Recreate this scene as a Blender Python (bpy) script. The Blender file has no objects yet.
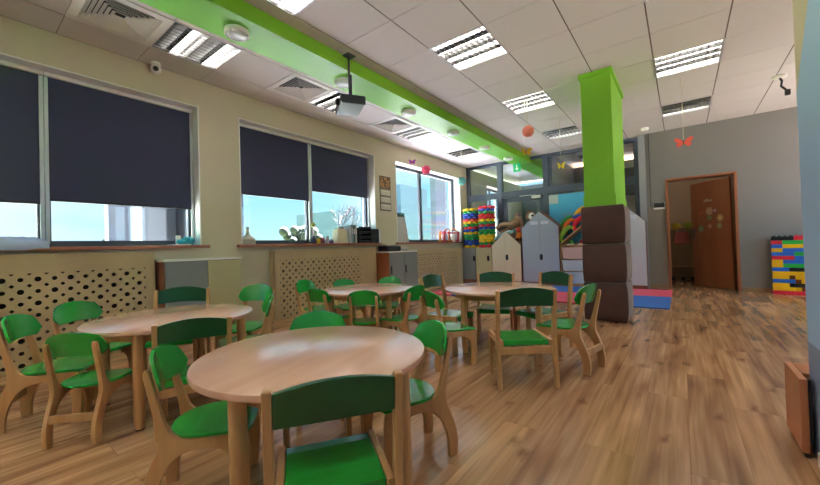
import bpy, bmesh, math, random
from mathutils import Vector, Matrix
random.seed(7)
PI = math.pi
sc = bpy.context.scene
COL = sc.collection

# ------------------------------------------------------------------ camera
CAMZ = 0.92
yaw, pitch, roll = 0.65248, 0.0134476, -0.0308
def cam_axes():
    f = Vector((-math.sin(yaw)*math.cos(pitch), math.cos(yaw)*math.cos(pitch), math.sin(pitch)))
    r = Vector((math.cos(yaw), math.sin(yaw), 0)); u = r.cross(f)
    c, s = math.cos(roll), math.sin(roll)
    return c*r+s*u, -s*r+c*u, f
r_, u_, f_ = cam_axes()
cd = bpy.data.cameras.new('camera'); cam = bpy.data.objects.new('camera', cd); COL.objects.link(cam)
cd.sensor_width = 36.0; cd.lens = 355.2/820*36; cd.clip_start = 0.02; cd.clip_end = 500
M = Matrix(((r_.x, u_.x, -f_.x, 0), (r_.y, u_.y, -f_.y, 0), (r_.z, u_.z, -f_.z, CAMZ), (0, 0, 0, 1)))
cam.matrix_world = M
sc.camera = cam

# ------------------------------------------------------------------ world, exposure
SKY = 0.85
SKY_FILL = 3.5
SUN = 150.0
LAMP = 8.0
EXPOSURE = 1.6
w = bpy.data.worlds.new('sky'); sc.world = w; w.use_nodes = True
nt = w.node_tree; nt.nodes.clear()
tc = nt.nodes.new('ShaderNodeTexCoord')
sx = nt.nodes.new('ShaderNodeSeparateXYZ'); nt.links.new(tc.outputs['Generated'], sx.inputs[0])
rp = nt.nodes.new('ShaderNodeValToRGB'); nt.links.new(sx.outputs['Z'], rp.inputs[0])
cr = rp.color_ramp; cr.elements[0].position = 0.0; cr.elements[0].color = (.30, .45, .50, 1)
cr.elements[1].position = .55; cr.elements[1].color = (.09, .25, .45, 1)
e = cr.elements.new(.16); e.color = (.17, .38, .50, 1)
nz = nt.nodes.new('ShaderNodeTexNoise'); nz.inputs['Scale'].default_value = 2.6; nz.inputs['Detail'].default_value = 5
mp = nt.nodes.new('ShaderNodeMapping'); mp.inputs['Scale'].default_value = (1, 1, 3.5)
nt.links.new(tc.outputs['Generated'], mp.inputs[0]); nt.links.new(mp.outputs[0], nz.inputs['Vector'])
cr2 = nt.nodes.new('ShaderNodeValToRGB'); nt.links.new(nz.outputs['Fac'], cr2.inputs[0])
cr2.color_ramp.elements[0].position = .46; cr2.color_ramp.elements[1].position = .68
mx = nt.nodes.new('ShaderNodeMixRGB'); nt.links.new(cr2.outputs[0], mx.inputs[0]); nt.links.new(rp.outputs[0], mx.inputs[1])
mx.inputs[2].default_value = (.38, .46, .52, 1)
# sky boosted to the right and behind the camera, as unseen fill light
dt = nt.nodes.new('ShaderNodeVectorMath'); dt.operation = 'DOT_PRODUCT'; nt.links.new(tc.outputs['Generated'], dt.inputs[0]); dt.inputs[1].default_value = (.80, -.45, .40)
mr = nt.nodes.new('ShaderNodeMapRange'); nt.links.new(dt.outputs['Value'], mr.inputs[0])
mr.inputs[1].default_value = -.1; mr.inputs[2].default_value = .8; mr.inputs[3].default_value = SKY; mr.inputs[4].default_value = SKY_FILL
bg = nt.nodes.new('ShaderNodeBackground'); nt.links.new(mx.outputs[0], bg.inputs[0]); nt.links.new(mr.outputs[0], bg.inputs[1])
out = nt.nodes.new('ShaderNodeOutputWorld'); nt.links.new(bg.outputs[0], out.inputs[0])

vs = sc.view_settings
vs.view_transform = 'Standard'; vs.look = 'None'; vs.gamma = 1; vs.exposure = EXPOSURE; vs.use_curve_mapping = False
sc.display_settings.display_device = 'sRGB'
sc.cycles.use_denoising = True
sc.cycles.max_bounces = 8; sc.cycles.diffuse_bounces = 5; sc.cycles.glossy_bounces = 3; sc.cycles.transparent_max_bounces = 12
sc.cycles.sample_clamp_indirect = 6; sc.cycles.caustics_reflective = False; sc.cycles.caustics_refractive = False

XW, XWO, CEIL = -4.41, -4.74, 2.94
WIN_FILL = (-5.6, -1.05)  # unseen window row behind the camera, added to brighten the left ceiling
WIN = [(-0.72, 1.80), (2.27, 4.77), (5.37, 7.92)]
WZ0, WZ1 = 1.02, 2.63

def portal(name, y0, y1, z0, z1, x):
    l = bpy.data.lights.new(name, 'AREA'); l.shape = 'RECTANGLE'; l.size = z1-z0; l.size_y = y1-y0
    l.cycles.is_portal = True
    o = bpy.data.objects.new(name, l); COL.objects.link(o)
    o.location = (x, (y0+y1)/2, (z0+z1)/2); o.rotation_euler = (0, -PI/2, 0)
for i, (a, b) in enumerate(WIN): portal('daylight_window_%d' % (i+1), a, b, WZ0, WZ1, -4.80)
portal('daylight_window_5', *WIN_FILL, WZ0, WZ1, -4.80)
portal('daylight_window_4', 9.5, 10.7, WZ0, WZ1, -4.80)
def portal2(name, loc, rot, sx_, sy_):
    l = bpy.data.lights.new(name, 'AREA'); l.shape = 'RECTANGLE'; l.size = sx_; l.size_y = sy_; l.cycles.is_portal = True
    o = bpy.data.objects.new(name, l); COL.objects.link(o); o.location = loc; o.rotation_euler = rot
SIDEW = [(2.6, 3.6), (5.6, 7.6)]
for a, b in SIDEW: portal2('daylight_side_window', (3.26, (a+b)/2, 1.65), (0, PI/2, 0), 1.9, b-a)
sl = bpy.data.lights.new('sun', 'SUN'); sl.energy = SUN; sl.angle = .02; sl.color = (1, .96, .97)
so = bpy.data.objects.new('sun', sl); COL.objects.link(so)
so.rotation_euler = Vector((-.03, .62, .78)).to_track_quat('Z', 'Y').to_euler()

# ------------------------------------------------------------------ colour and materials
def lin(c):
    if isinstance(c, str):
        c = [int(c[i:i+2], 16)/255 for i in (0, 2, 4)]
    return tuple((x/12.92 if x <= .04045 else ((x+.055)/1.055)**2.4) for x in c) + (1,)
MATS = {}
def mat(name, col, rough=.5, metal=0, emit=0, var=0, vscale=8, stretch=(1, 1, 1), bump=0, coat=0, sheen=0, spec=.5):
    if name in MATS: return MATS[name]
    m = bpy.data.materials.new(name); m.use_nodes = True; nt = m.node_tree
    b = nt.nodes['Principled BSDF']; c = lin(col)
    b.inputs['Base Color'].default_value = c; b.inputs['Roughness'].default_value = rough; b.inputs['Metallic'].default_value = metal
    b.inputs['Specular IOR Level'].default_value = spec
    if coat: b.inputs['Coat Weight'].default_value = coat; b.inputs['Coat Roughness'].default_value = .12
    if sheen: b.inputs['Sheen Weight'].default_value = sheen; b.inputs['Sheen Roughness'].default_value = .4
    if emit: b.inputs['Emission Color'].default_value = c; b.inputs['Emission Strength'].default_value = emit
    if var or bump:
        tc = nt.nodes.new('ShaderNodeTexCoord'); mp = nt.nodes.new('ShaderNodeMapping'); nz = nt.nodes.new('ShaderNodeTexNoise')
        mp.inputs['Scale'].default_value = stretch; nz.inputs['Scale'].default_value = vscale; nz.inputs['Detail'].default_value = 4
        nt.links.new(tc.outputs['Object'], mp.inputs[0]); nt.links.new(mp.outputs[0], nz.inputs['Vector'])
        if var:
            r = nt.nodes.new('ShaderNodeValToRGB'); nt.links.new(nz.outputs['Fac'], r.inputs[0])
            r.color_ramp.elements[0].position = .3; r.color_ramp.elements[1].position = .7
            r.color_ramp.elements[0].color = tuple(x*(1-var) for x in c[:3])+(1,)
            r.color_ramp.elements[1].color = tuple(min(1, x*(1+var)) for x in c[:3])+(1,)
            nt.links.new(r.outputs[0], b.inputs['Base Color'])
        if bump:
            bp = nt.nodes.new('ShaderNodeBump'); bp.inputs['Strength'].default_value = bump; bp.inputs['Distance'].default_value = .01
            nt.links.new(nz.outputs['Fac'], bp.inputs['Height']); nt.links.new(bp.outputs[0], b.inputs['Normal'])
    MATS[name] = m; return m

def glass_mat(name, tint=(.97, .99, 1), gloss=1.0):
    m = bpy.data.materials.new(name); m.use_nodes = True; nt = m.node_tree; nt.nodes.clear()
    t = nt.nodes.new('ShaderNodeBsdfTransparent'); t.inputs[0].default_value = (*tint, 1)
    g = nt.nodes.new('ShaderNodeBsdfGlossy'); g.inputs['Roughness'].default_value = .02
    f = nt.nodes.new('ShaderNodeLayerWeight'); f.inputs[0].default_value = .5
    pw = nt.nodes.new('ShaderNodeMath'); pw.operation = 'POWER'; pw.inputs[1].default_value = 4.5; nt.links.new(f.outputs['Facing'], pw.inputs[0])
    mu = nt.nodes.new('ShaderNodeMath'); mu.operation = 'MULTIPLY_ADD'; mu.inputs[1].default_value = .8*gloss; mu.inputs[2].default_value = .035*gloss
    nt.links.new(pw.outputs[0], mu.inputs[0])
    x = nt.nodes.new('ShaderNodeMixShader'); o = nt.nodes.new('ShaderNodeOutputMaterial')
    nt.links.new(mu.outputs[0], x.inputs[0]); nt.links.new(t.outputs[0], x.inputs[1]); nt.links.new(g.outputs[0], x.inputs[2]); nt.links.new(x.outputs[0], o.inputs[0])
    return m

def N(nt, t, **k):
    n = nt.nodes.new(t)
    for a, v in k.items(): setattr(n, a, v)
    return n
def math_n(nt, op, a, b=None, c=None):
    n = N(nt, 'ShaderNodeMath', operation=op)
    for i, v in enumerate((a, b, c)):
        if v is None: continue
        if isinstance(v, (int, float)): n.inputs[i].default_value = v
        else: nt.links.new(v, n.inputs[i])
    return n.outputs[0]

def floor_mat():
    m = bpy.data.materials.new('oak_laminate'); m.use_nodes = True; nt = m.node_tree; b = nt.nodes['Principled BSDF']; L = nt.links.new
    tc = N(nt, 'ShaderNodeTexCoord')
    mp = N(nt, 'ShaderNodeMapping'); mp.inputs['Rotation'].default_value = (0, 0, PI/2); L(tc.outputs['Object'], mp.inputs[0])
    br = N(nt, 'ShaderNodeTexBrick'); L(mp.outputs[0], br.inputs['Vector'])
    br.offset = .37; br.inputs['Scale'].default_value = 1; br.inputs['Brick Width'].default_value = 1.29; br.inputs['Row Height'].default_value = .19
    br.inputs['Mortar Size'].default_value = .0015; br.inputs['Mortar Smooth'].default_value = .3
    br.inputs['Color1'].default_value = (0, 0, 0, 1); br.inputs['Color2'].default_value = (1, 1, 1, 1); br.inputs['Mortar'].default_value = (.5, .5, .5, 1)
    # per-plank shift of the grain
    sp = N(nt, 'ShaderNodeSeparateXYZ'); L(tc.outputs['Object'], sp.inputs[0])
    bw = N(nt, 'ShaderNodeRGBToBW'); L(br.outputs['Color'], bw.inputs[0])
    off = math_n(nt, 'MULTIPLY', bw.outputs[0], 37.0)
    cx = N(nt, 'ShaderNodeCombineXYZ')
    L(math_n(nt, 'MULTIPLY', sp.outputs['X'], 1.0), cx.inputs[0]); L(math_n(nt, 'MULTIPLY', sp.outputs['Y'], .13), cx.inputs[1]); L(off, cx.inputs[2])
    n1 = N(nt, 'ShaderNodeTexNoise'); n1.inputs['Scale'].default_value = 9; n1.inputs['Detail'].default_value = 2; n1.inputs['Distortion'].default_value = .5; L(cx.outputs[0], n1.inputs['Vector'])
    cx2 = N(nt, 'ShaderNodeCombineXYZ')
    L(math_n(nt, 'MULTIPLY', sp.outputs['X'], 1.0), cx2.inputs[0]); L(math_n(nt, 'MULTIPLY', sp.outputs['Y'], .035), cx2.inputs[1]); L(off, cx2.inputs[2])
    n2 = N(nt, 'ShaderNodeTexNoise'); n2.inputs['Scale'].default_value = 34; n2.inputs['Detail'].default_value = 2; n2.inputs['Distortion'].default_value = .4; L(cx2.outputs[0], n2.inputs['Vector'])
    rr = N(nt, 'ShaderNodeValToRGB'); L(n1.outputs['Fac'], rr.inputs[0]); cr = rr.color_ramp
    cr.elements[0].position = .28; cr.elements[0].color = lin('946a4c'); cr.elements[1].position = .72; cr.elements[1].color = lin('d2a67e')
    e = cr.elements.new(.5); e.color = lin('ba8e69')
    mg = N(nt, 'ShaderNodeMixRGB', blend_type='MULTIPLY'); mg.inputs[0].default_value = .7
    r2 = N(nt, 'ShaderNodeValToRGB'); L(n2.outputs['Fac'], r2.inputs[0]); r2.color_ramp.elements[0].position = .3; r2.color_ramp.elements[0].color = (.46, .41, .37, 1); r2.color_ramp.elements[1].position = .65
    L(rr.outputs[0], mg.inputs[1]); L(r2.outputs[0], mg.inputs[2])
    # plank tone
    mt = N(nt, 'ShaderNodeMixRGB', blend_type='MULTIPLY'); mt.inputs[0].default_value = 1
    r3 = N(nt, 'ShaderNodeValToRGB'); L(bw.outputs[0], r3.inputs[0]); r3.color_ramp.elements[0].color = (.90, .89, .88, 1); r3.color_ramp.elements[1].color = (1.05, 1.04, 1.0, 1)
    L(mg.outputs[0], mt.inputs[1]); L(r3.outputs[0], mt.inputs[2])
    # knots
    cx3 = N(nt, 'ShaderNodeCombineXYZ'); L(math_n(nt, 'MULTIPLY', sp.outputs['X'], 4.2), cx3.inputs[0]); L(math_n(nt, 'MULTIPLY', sp.outputs['Y'], 2.0), cx3.inputs[1])
    nd = N(nt, 'ShaderNodeTexNoise'); nd.inputs['Scale'].default_value = 5; L(cx3.outputs[0], nd.inputs['Vector'])
    ad = N(nt, 'ShaderNodeMixRGB', blend_type='LINEAR_LIGHT'); ad.inputs[0].default_value = .16; L(cx3.outputs[0], ad.inputs[1]); L(nd.outputs['Color'], ad.inputs[2])
    vo = N(nt, 'ShaderNodeTexVoronoi', voronoi_dimensions='2D'); vo.inputs['Scale'].default_value = .8; L(ad.outputs[0], vo.inputs['Vector'])
    kr = N(nt, 'ShaderNodeValToRGB'); L(vo.outputs['Distance'], kr.inputs[0]); kr.color_ramp.elements[0].position = .02; kr.color_ramp.elements[0].color = (.42, .35, .29, 1); kr.color_ramp.elements[1].position = .11; kr.color_ramp.elements[1].color = (1, 1, 1, 1)
    mk = N(nt, 'ShaderNodeMixRGB', blend_type='MULTIPLY'); mk.inputs[0].default_value = .8; L(mt.outputs[0], mk.inputs[1]); L(kr.outputs[0], mk.inputs[2])
    mj = N(nt, 'ShaderNodeMixRGB', blend_type='MULTIPLY'); L(math_n(nt, 'MULTIPLY', br.outputs['Fac'], .25), mj.inputs[0]); L(mk.outputs[0], mj.inputs[1]); mj.inputs[2].default_value = (.3, .25, .2, 1)
    L(mj.outputs[0], b.inputs['Base Color'])
    L(math_n(nt, 'MULTIPLY_ADD', n2.outputs['Fac'], .02, .19), b.inputs['Roughness'])
    return m

def wood_mat(name, c0, c1, rough=.35, axis='Z', scale=14, coat=.0):
    m = bpy.data.materials.new(name); m.use_nodes = True; nt = m.node_tree; b = nt.nodes['Principled BSDF']; L = nt.links.new
    tc = N(nt, 'ShaderNodeTexCoord'); mp = N(nt, 'ShaderNodeMapping'); L(tc.outputs['Object'], mp.inputs[0])
    s = [1, 1, 1]; s['XYZ'.index(axis)] = .12; mp.inputs['Scale'].default_value = s
    n = N(nt, 'ShaderNodeTexNoise'); n.inputs['Scale'].default_value = scale; n.inputs['Detail'].default_value = 4; n.inputs['Distortion'].default_value = .8; L(mp.outputs[0], n.inputs['Vector'])
    r = N(nt, 'ShaderNodeValToRGB'); L(n.outputs['Fac'], r.inputs[0]); r.color_ramp.elements[0].position = .3; r.color_ramp.elements[1].position = .7
    r.color_ramp.elements[0].color = lin(c0); r.color_ramp.elements[1].color = lin(c1)
    L(r.outputs[0], b.inputs['Base Color']); b.inputs['Roughness'].default_value = rough
    if coat: b.inputs['Coat Weight'].default_value = coat; b.inputs['Coat Roughness'].default_value = .15
    return m

def two_tone(name, upper, lower, z, rough=.6, x_limit=None):
    """painted wall: colour changes at a height z (paint edge)"""
    m = bpy.data.materials.new(name); m.use_nodes = True; nt = m.node_tree; b = nt.nodes['Principled BSDF']; L = nt.links.new
    tc = N(nt, 'ShaderNodeTexCoord'); sp = N(nt, 'ShaderNodeSeparateXYZ'); L(tc.outputs['Object'], sp.inputs[0])
    g = math_n(nt, 'LESS_THAN', sp.outputs['Z'], z)
    if x_limit is not None: g = math_n(nt, 'MULTIPLY', g, math_n(nt, 'LESS_THAN', sp.outputs['X'], x_limit))
    mxn = N(nt, 'ShaderNodeMixRGB'); L(g, mxn.inputs[0]); mxn.inputs[1].default_value = lin(upper); mxn.inputs[2].default_value = lin(lower)
    L(mxn.outputs[0], b.inputs['Base Color']); b.inputs['Roughness'].default_value = rough
    return m, nt, b, sp, mxn

# ------------------------------------------------------------------ mesh helpers
class MB:
    def __init__(s): s.bm = bmesh.new()
    def face(s, vs):
        try: return s.bm.faces.new(vs)
        except ValueError: return None
    def box(s, x0, x1, y0, y1, z0, z1, M=None):
        P = [Vector((x, y, z)) for z in (z0, z1) for y in (y0, y1) for x in (x0, x1)]
        if M is not None: P = [M @ p for p in P]
        v = [s.bm.verts.new(p) for p in P]
        for q in ((0, 2, 3, 1), (4, 5, 7, 6), (0, 1, 5, 4), (2, 6, 7, 3), (0, 4, 6, 2), (1, 3, 7, 5)): s.face([v[i] for i in q])
        return s
    def hexa(s, P):
        v = [s.bm.verts.new(p) for p in P]
        for q in ((0, 3, 2, 1), (4, 5, 6, 7), (0, 1, 5, 4), (1, 2, 6, 5), (2, 3, 7, 6), (3, 0, 4, 7)): s.face([v[i] for i in q])
        return s
    def prism(s, poly, f0, f1):
        """poly: list of 2D points; f0,f1 map a 2D point to 3D for the two caps"""
        a = [s.bm.verts.new(f0(p)) for p in poly]; b = [s.bm.verts.new(f1(p)) for p in poly]; n = len(poly)
        s.face(a[::-1]); s.face(b)
        for i in range(n): s.face([a[i], a[(i+1) % n], b[(i+1) % n], b[i]])
        return s
    def quad(s, P):
        s.face([s.bm.verts.new(p) for p in P]); return s
    def lathe(s, prof, n=24, c=(0, 0, 0), M=None, cap=True):
        rings = []
        for r, z in prof:
            ring = []
            for i in range(n):
                p = Vector((c[0]+r*math.cos(2*PI*i/n), c[1]+r*math.sin(2*PI*i/n), c[2]+z))
                ring.append(s.bm.verts.new(M @ p if M is not None else p))
            rings.append(ring)
        for a, b in zip(rings, rings[1:]):
            for i in range(n): s.face([a[i], a[(i+1) % n], b[(i+1) % n], b[i]])
        if cap: s.face(rings[0][::-1]); s.face(rings[-1])
        return s
    def tube(s, pts, r, n=8, r1=None):
        pts = [Vector(p) for p in pts]; rings = []
        for i, p in enumerate(pts):
            d = (pts[min(i+1, len(pts)-1)]-pts[max(i-1, 0)]).normalized()
            a = d.orthogonal().normalized() if i == 0 else (prev - d*prev.dot(d)).normalized()
            prev = a; bvec = d.cross(a)
            rr = r if r1 is None else r+(r1-r)*i/(len(pts)-1)
            if isinstance(r, (list, tuple)): rr = r[i]
            rings.append([s.bm.verts.new(p+rr*(math.cos(2*PI*k/n)*a+math.sin(2*PI*k/n)*bvec)) for k in range(n)])
        for a, b in zip(rings, rings[1:]):
            for k in range(n): s.face([a[k], a[(k+1) % n], b[(k+1) % n], b[k]])
        s.face(rings[0][::-1]); s.face(rings[-1]); return s
    def ball(s, c, r, nu=16, nv=10, sc_=(1, 1, 1), M=None):
        c = Vector(c); top = None; rings = []
        T = lambda p: (M @ p if M is not None else p)
        for j in range(1, nv):
            t = PI*j/nv
            rings.append([s.bm.verts.new(T(c+Vector((r*sc_[0]*math.sin(t)*math.cos(2*PI*i/nu), r*sc_[1]*math.sin(t)*math.sin(2*PI*i/nu), r*sc_[2]*math.cos(t))))) for i in range(nu)])
        a = s.bm.verts.new(T(c+Vector((0, 0, r*sc_[2])))); b = s.bm.verts.new(T(c-Vector((0, 0, r*sc_[2]))))
        for i in range(nu): s.face([a, rings[0][i], rings[0][(i+1) % nu]]); s.face([b, rings[-1][(i+1) % nu], rings[-1][i]])
        for p, q in zip(rings, rings[1:]):
            for i in range(nu): s.face([p[i], q[i], q[(i+1) % nu], p[(i+1) % nu]])
        return s
    def torus(s, c, R, r, n=24, k=10, M=None):
        rings = []
        for i in range(n):
            a = 2*PI*i/n; ring = []
            for j in range(k):
                b = 2*PI*j/k; p = Vector(((R+r*math.cos(b))*math.cos(a), (R+r*math.cos(b))*math.sin(a), r*math.sin(b)))
                if M is not None: p = M @ p
                ring.append(s.bm.verts.new(Vector(c)+p))
            rings.append(ring)
        for i in range(n):
            p, q = rings[i], rings[(i+1) % n]
            for j in range(k): s.face([p[j], q[j], q[(j+1) % k], p[(j+1) % k]])
        return s

def obj(name, mb, m, parent=None, bevel=0, smooth=False, seg=2):
    bmesh.ops.recalc_face_normals(mb.bm, faces=mb.bm.faces[:])
    me = bpy.data.meshes.new(name); mb.bm.to_mesh(me); mb.bm.free()
    o = bpy.data.objects.new(name, me); COL.objects.link(o)
    for mm in (m if isinstance(m, (list, tuple)) else [m]): me.materials.append(mm)
    if parent: o.parent = parent
    if smooth:
        for p in me.polygons: p.use_smooth = True
    if bevel:
        b = o.modifiers.new('bevel', 'BEVEL'); b.width = bevel; b.segments = seg; b.limit_method = 'ANGLE'; b.angle_limit = .7
    if smooth == 'auto':
        for p in me.polygons: p.use_smooth = True
        me.set_sharp_from_angle(angle=.6)
    return o
def tag(o, label, cat, group=None, kind=None):
    o['label'] = label; o['category'] = cat
    if group: o['group'] = group
    if kind: o['kind'] = kind
    return o
def thing(name, label, cat, loc=(0, 0, 0), rz=0, group=None, s=1):
    o = bpy.data.objects.new(name, None); COL.objects.link(o); o.empty_display_size = .1
    o.location = loc; o.rotation_euler = (0, 0, rz); o.scale = (s, s, s)
    return tag(o, label, cat, group)
def struct(name, mb, m, **k):
    o = obj(name, mb, m, **k); o['kind'] = 'structure'; return o
def copy_tree(o, parent=None):
    kids = [c for c in bpy.data.objects if c.parent == o]
    c = o.copy(); COL.objects.link(c)
    if parent: c.parent = parent
    for k in kids: copy_tree(k, c)
    return c
def catmull(pts, n=5, closed=False):
    P = [Vector(p) for p in pts]; out = []
    L = len(P)
    for i in range(L if closed else L-1):
        g = lambda j: P[j % L] if closed else P[max(0, min(L-1, j))]
        p0, p1, p2, p3 = g(i-1), g(i), g(i+1), g(i+2)
        for k in range(n):
            t = k/n
            out.append(.5*((2*p1)+(-p0+p2)*t+(2*p0-5*p1+4*p2-p3)*t*t+(-p0+3*p1-3*p2+p3)*t**3))
    if not closed: out.append(P[-1])
    return out

# ------------------------------------------------------------------ palette
M_wall = two_tone('beige_wall_paint', 'cdc2aa', 'cdc0a2', 1.50)[0]
M_white = mat('white_paint', 'e8e6e2', .5)
M_reveal = mat('white_plaster', 'f4f4f4', .6)
M_floor = floor_mat()
M_tframe = mat('grey_aluminium_frame', '4a5464', .45)
M_wframe = mat('dark_window_frame', '4d5560', .45)
M_glass = glass_mat('window_glass')
M_pglass = glass_mat('partition_glass', (.90, .95, .96), 1.3)
M_sill = mat('red_brown_sill', 'a86a50', .4, var=.1, vscale=6)
M_beech = wood_mat('beech_plywood', 'b28150', 'cb9c6a', .38, 'Z', 12)
M_beechT = wood_mat('beech_tabletop', 'd0a086', 'dcae96', .24, 'X', 10, .45)
M_beechL = wood_mat('beech_leg', 'b68454', 'cd9f6c', .35, 'Z', 12)
M_green = wood_mat('green_stained_ply', '128a2a', '189c36', .25, 'X', 16, .3)
M_green_shaded = wood_mat('shaded_green_ply', '074422', '0a5028', .28, 'X', 16, .2)  # the chair green with the shade of backlit boards put into the colour
M_cover = mat('pale_birch_board', 'c4ab84', .5, var=.06, vscale=3, stretch=(1, 1, .15))
M_hole = mat('dark_cavity', '4a4038', .9)
M_greyp = mat('grey_laminate', '8b8d8b', .5)
M_greyhouse = mat('blue_grey_laminate', 'a8b4c2', .45)
M_cream = mat('cream_laminate', 'd9cfae', .45)
M_yell = mat('pale_yellow_laminate', 'bfb183', .5)
M_brownw = wood_mat('red_brown_wood', '7c4a34', '965c42', .4, 'Z', 8)
M_dwood = wood_mat('dark_red_brown_door', '8a5230', 'a0633e', .32, 'Z', 6)
M_blind = mat('dark_blind_fabric', '393c58', .85, bump=.2, vscale=400)
M_alu = mat('bright_aluminium', 'c9ccd0', .35, metal=.6)
M_black = mat('black_plastic', '15161a', .45)
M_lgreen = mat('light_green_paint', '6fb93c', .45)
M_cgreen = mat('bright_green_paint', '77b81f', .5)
M_tile = mat('mineral_ceiling_tile', 'dad5d3', .85, bump=.12, vscale=180, var=.03)
M_gap = mat('ceiling_gap', '6e625a', .9)
M_grille = mat('dark_grille_void', '3c3d42', .7)
M_lamp = mat('lit_tube', 'fff5e6', .5, emit=LAMP)
M_tube_off = mat('unlit_tube', 'dcdcd8', .4)
M_louv = mat('mirror_louvre', '9a9b9d', .22, metal=.9)

# ================================================================== SETTING
# floor
struct('floor', MB().box(-4.74, 3.2, -6.0, 13, -.06, 0), M_floor)
# window wall
mb = MB()
ys = [-6.0, WIN_FILL[0], WIN_FILL[1]] + [v for ab in WIN for v in ab] + [9.5, 10.7, 13]
for i in range(0, len(ys), 2): mb.box(XWO, XW, ys[i], ys[i+1], 0, CEIL)
for a, b in [WIN_FILL] + WIN + [(9.5, 10.7)]:
    mb.box(XWO, XW, a, b, 0, WZ0); mb.box(XWO, XW, a, b, WZ1, CEIL)
struct('wall_left', mb, M_wall)
# white plaster lining of the window openings (soffit and jambs)
k = 0
for a, b in WIN:
    k += 1
    mb = MB().box(-4.73, XW+.002, a, b, WZ1-.012, WZ1)
    mb.box(-4.73, XW+.002, a, a+.012, WZ0, WZ1-.012).box(-4.73, XW+.002, b-.012, b, WZ0, WZ1-.012)
    struct('trim_%d' % k, mb, M_reveal)
struct('wall_back', MB().box(-4.74, .62, -6.2, -6.0, 0, CEIL), M_wall)
# right-hand wall nib near the camera: light blue upper, grey-blue dado, cream sloping field at the top
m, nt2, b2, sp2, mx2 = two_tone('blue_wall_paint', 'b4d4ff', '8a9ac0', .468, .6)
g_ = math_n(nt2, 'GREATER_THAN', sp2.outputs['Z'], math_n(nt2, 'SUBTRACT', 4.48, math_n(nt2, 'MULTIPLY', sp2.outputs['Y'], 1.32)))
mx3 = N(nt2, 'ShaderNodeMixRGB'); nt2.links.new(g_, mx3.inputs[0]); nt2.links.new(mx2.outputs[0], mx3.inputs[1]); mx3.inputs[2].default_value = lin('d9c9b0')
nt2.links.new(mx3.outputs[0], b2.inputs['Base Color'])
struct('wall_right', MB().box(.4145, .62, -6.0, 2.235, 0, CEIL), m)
struct('baseboard_right', MB().box(.402, .4143, -6.0, 2.10, 0, .055), M_white)
(sa, sb), (sc_, sd) = SIDEW
ws = MB().box(.62, 3.0, 2.0, 2.1, 0, CEIL)
for q0, q1 in ((2.1, sa), (sb, sc_), (sd, 8.3)): ws.box(3.0, 3.2, q0, q1, 0, CEIL)
for q0, q1 in SIDEW: ws.box(3.0, 3.2, q0, q1, 0, .7).box(3.0, 3.2, q0, q1, 2.6, CEIL)
for k_, (q0, q1) in enumerate(SIDEW):
    fs = MB().box(3.08, 3.14, q0, q1, .7, .76).box(3.08, 3.14, q0, q1, 2.54, 2.6)
    for q in (q0, (q0+q1)/2-.03, q1-.06): fs.box(3.08, 3.14, q, q+.06, .7, 2.6)
    struct('window_%d' % (6+k_), fs, M_wframe)
struct('wall_side', ws, mat('side_wall_paint', 'b9b6ae', .6))
# far wall with the doorway
M_far = two_tone('far_wall_paint', '7f7d7c', '857c6c', 1.545, .55, x_limit=-.2)[0]
DX0, DX1, DZ = -.205, .775, 2.035
mb = MB().box(-.60, DX0, 8.13, 8.32, 0, CEIL).box(DX1, 3.0, 8.13, 8.32, 0, CEIL).box(DX0, DX1, 8.13, 8.32, DZ, CEIL)
struct('wall_far', mb, M_far)
struct('trim_4', MB().box(-.61, -.50, 8.115, 8.129, 0, CEIL), mat('pale_grey_strip', '9a9ea4', .5))
struct('trim_5', MB().box(-.445, -.43, 8.118, 8.129, 1.55, CEIL), mat('dark_seam', '55585c', .6))
struct('baseboard_far', MB().box(DX1+.02, 3.0, 8.115, 8.13, 0, .075).box(-.50, DX0, 8.115, 8.13, 0, .075), wood_mat('oak_baseboard', '8e7050', 'a5845f', .45, 'X', 10))
# ceiling tiles, cell by cell
fix_main = [(-1.985, 3.02), (-1.985, 4.82), (-1.985, 6.62), (-.185, 4.82), (-.185, 6.62), (-2.585, 1.22), (-.185, 1.22), (-2.585, -.58), (-.785, -.58), (-1.985, -1.78), (-.185, -1.78), (1.615, 4.82), (1.615, 6.62), (1.615, 3.02), (-.185, 3.02)]  # later entries are unseen lights, added for even fill
fix_left = [(-4.02, 1.22), (-4.02, 3.02), (-4.02, 4.82), (-4.02, 6.62), (-4.02, -.58)]  # the last one is unseen, added for fill
vents = [(-4.02, .62), (-4.02, 2.42), (-4.02, 4.22)]
holes = set((round(x, 3), round(y, 3)) for x, y in fix_main+fix_left+vents)
mb = MB(); G = .006
def strip(xs):
    y = 3.02-.6*16
    while y < 8.3:
        y1 = min(y+.6, 8.3); y0 = max(y, -6.0)
        if y1 > -6.0:
            for x0, x1 in xs:
                if (round(x0, 3), round(y, 3)) in holes: continue
                mb.box(x0+G, x1-G, y0+.003, y1-.003, CEIL, CEIL+.015)
        y += .6
strip([(-4.41, -4.02), (-4.02, -3.42), (-3.42, -3.13)])
xs = []; x = -2.585
xs.append((-2.735, -2.585))
while x < 3.0:
    xs.append((x, min(x+.6, 3.0))); x += .6
strip(xs)
struct('ceiling', mb, M_tile)
mb = MB().box(-4.74, 3.2, -6.2, 8.3, 3.14, 3.24)
# grid runners behind the gaps
for x0, x1 in [(-4.41, -4.02), (-4.02, -3.42), (-3.42, -3.13)] + xs:
    mb.box(x0-.012, x0+.012, -6.0, 8.3, CEIL+.004, CEIL+.012)
y = 3.02-.6*15
while y < 8.3:
    if y > -6.0: mb.box(-4.41, -3.1, y-.01, y+.01, CEIL+.0045, CEIL+.0115); mb.box(-2.735, 3.0, y-.01, y+.01, CEIL+.0045, CEIL+.0115)
    y += .6
o = struct('ceiling_void', mb, M_gap)
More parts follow.
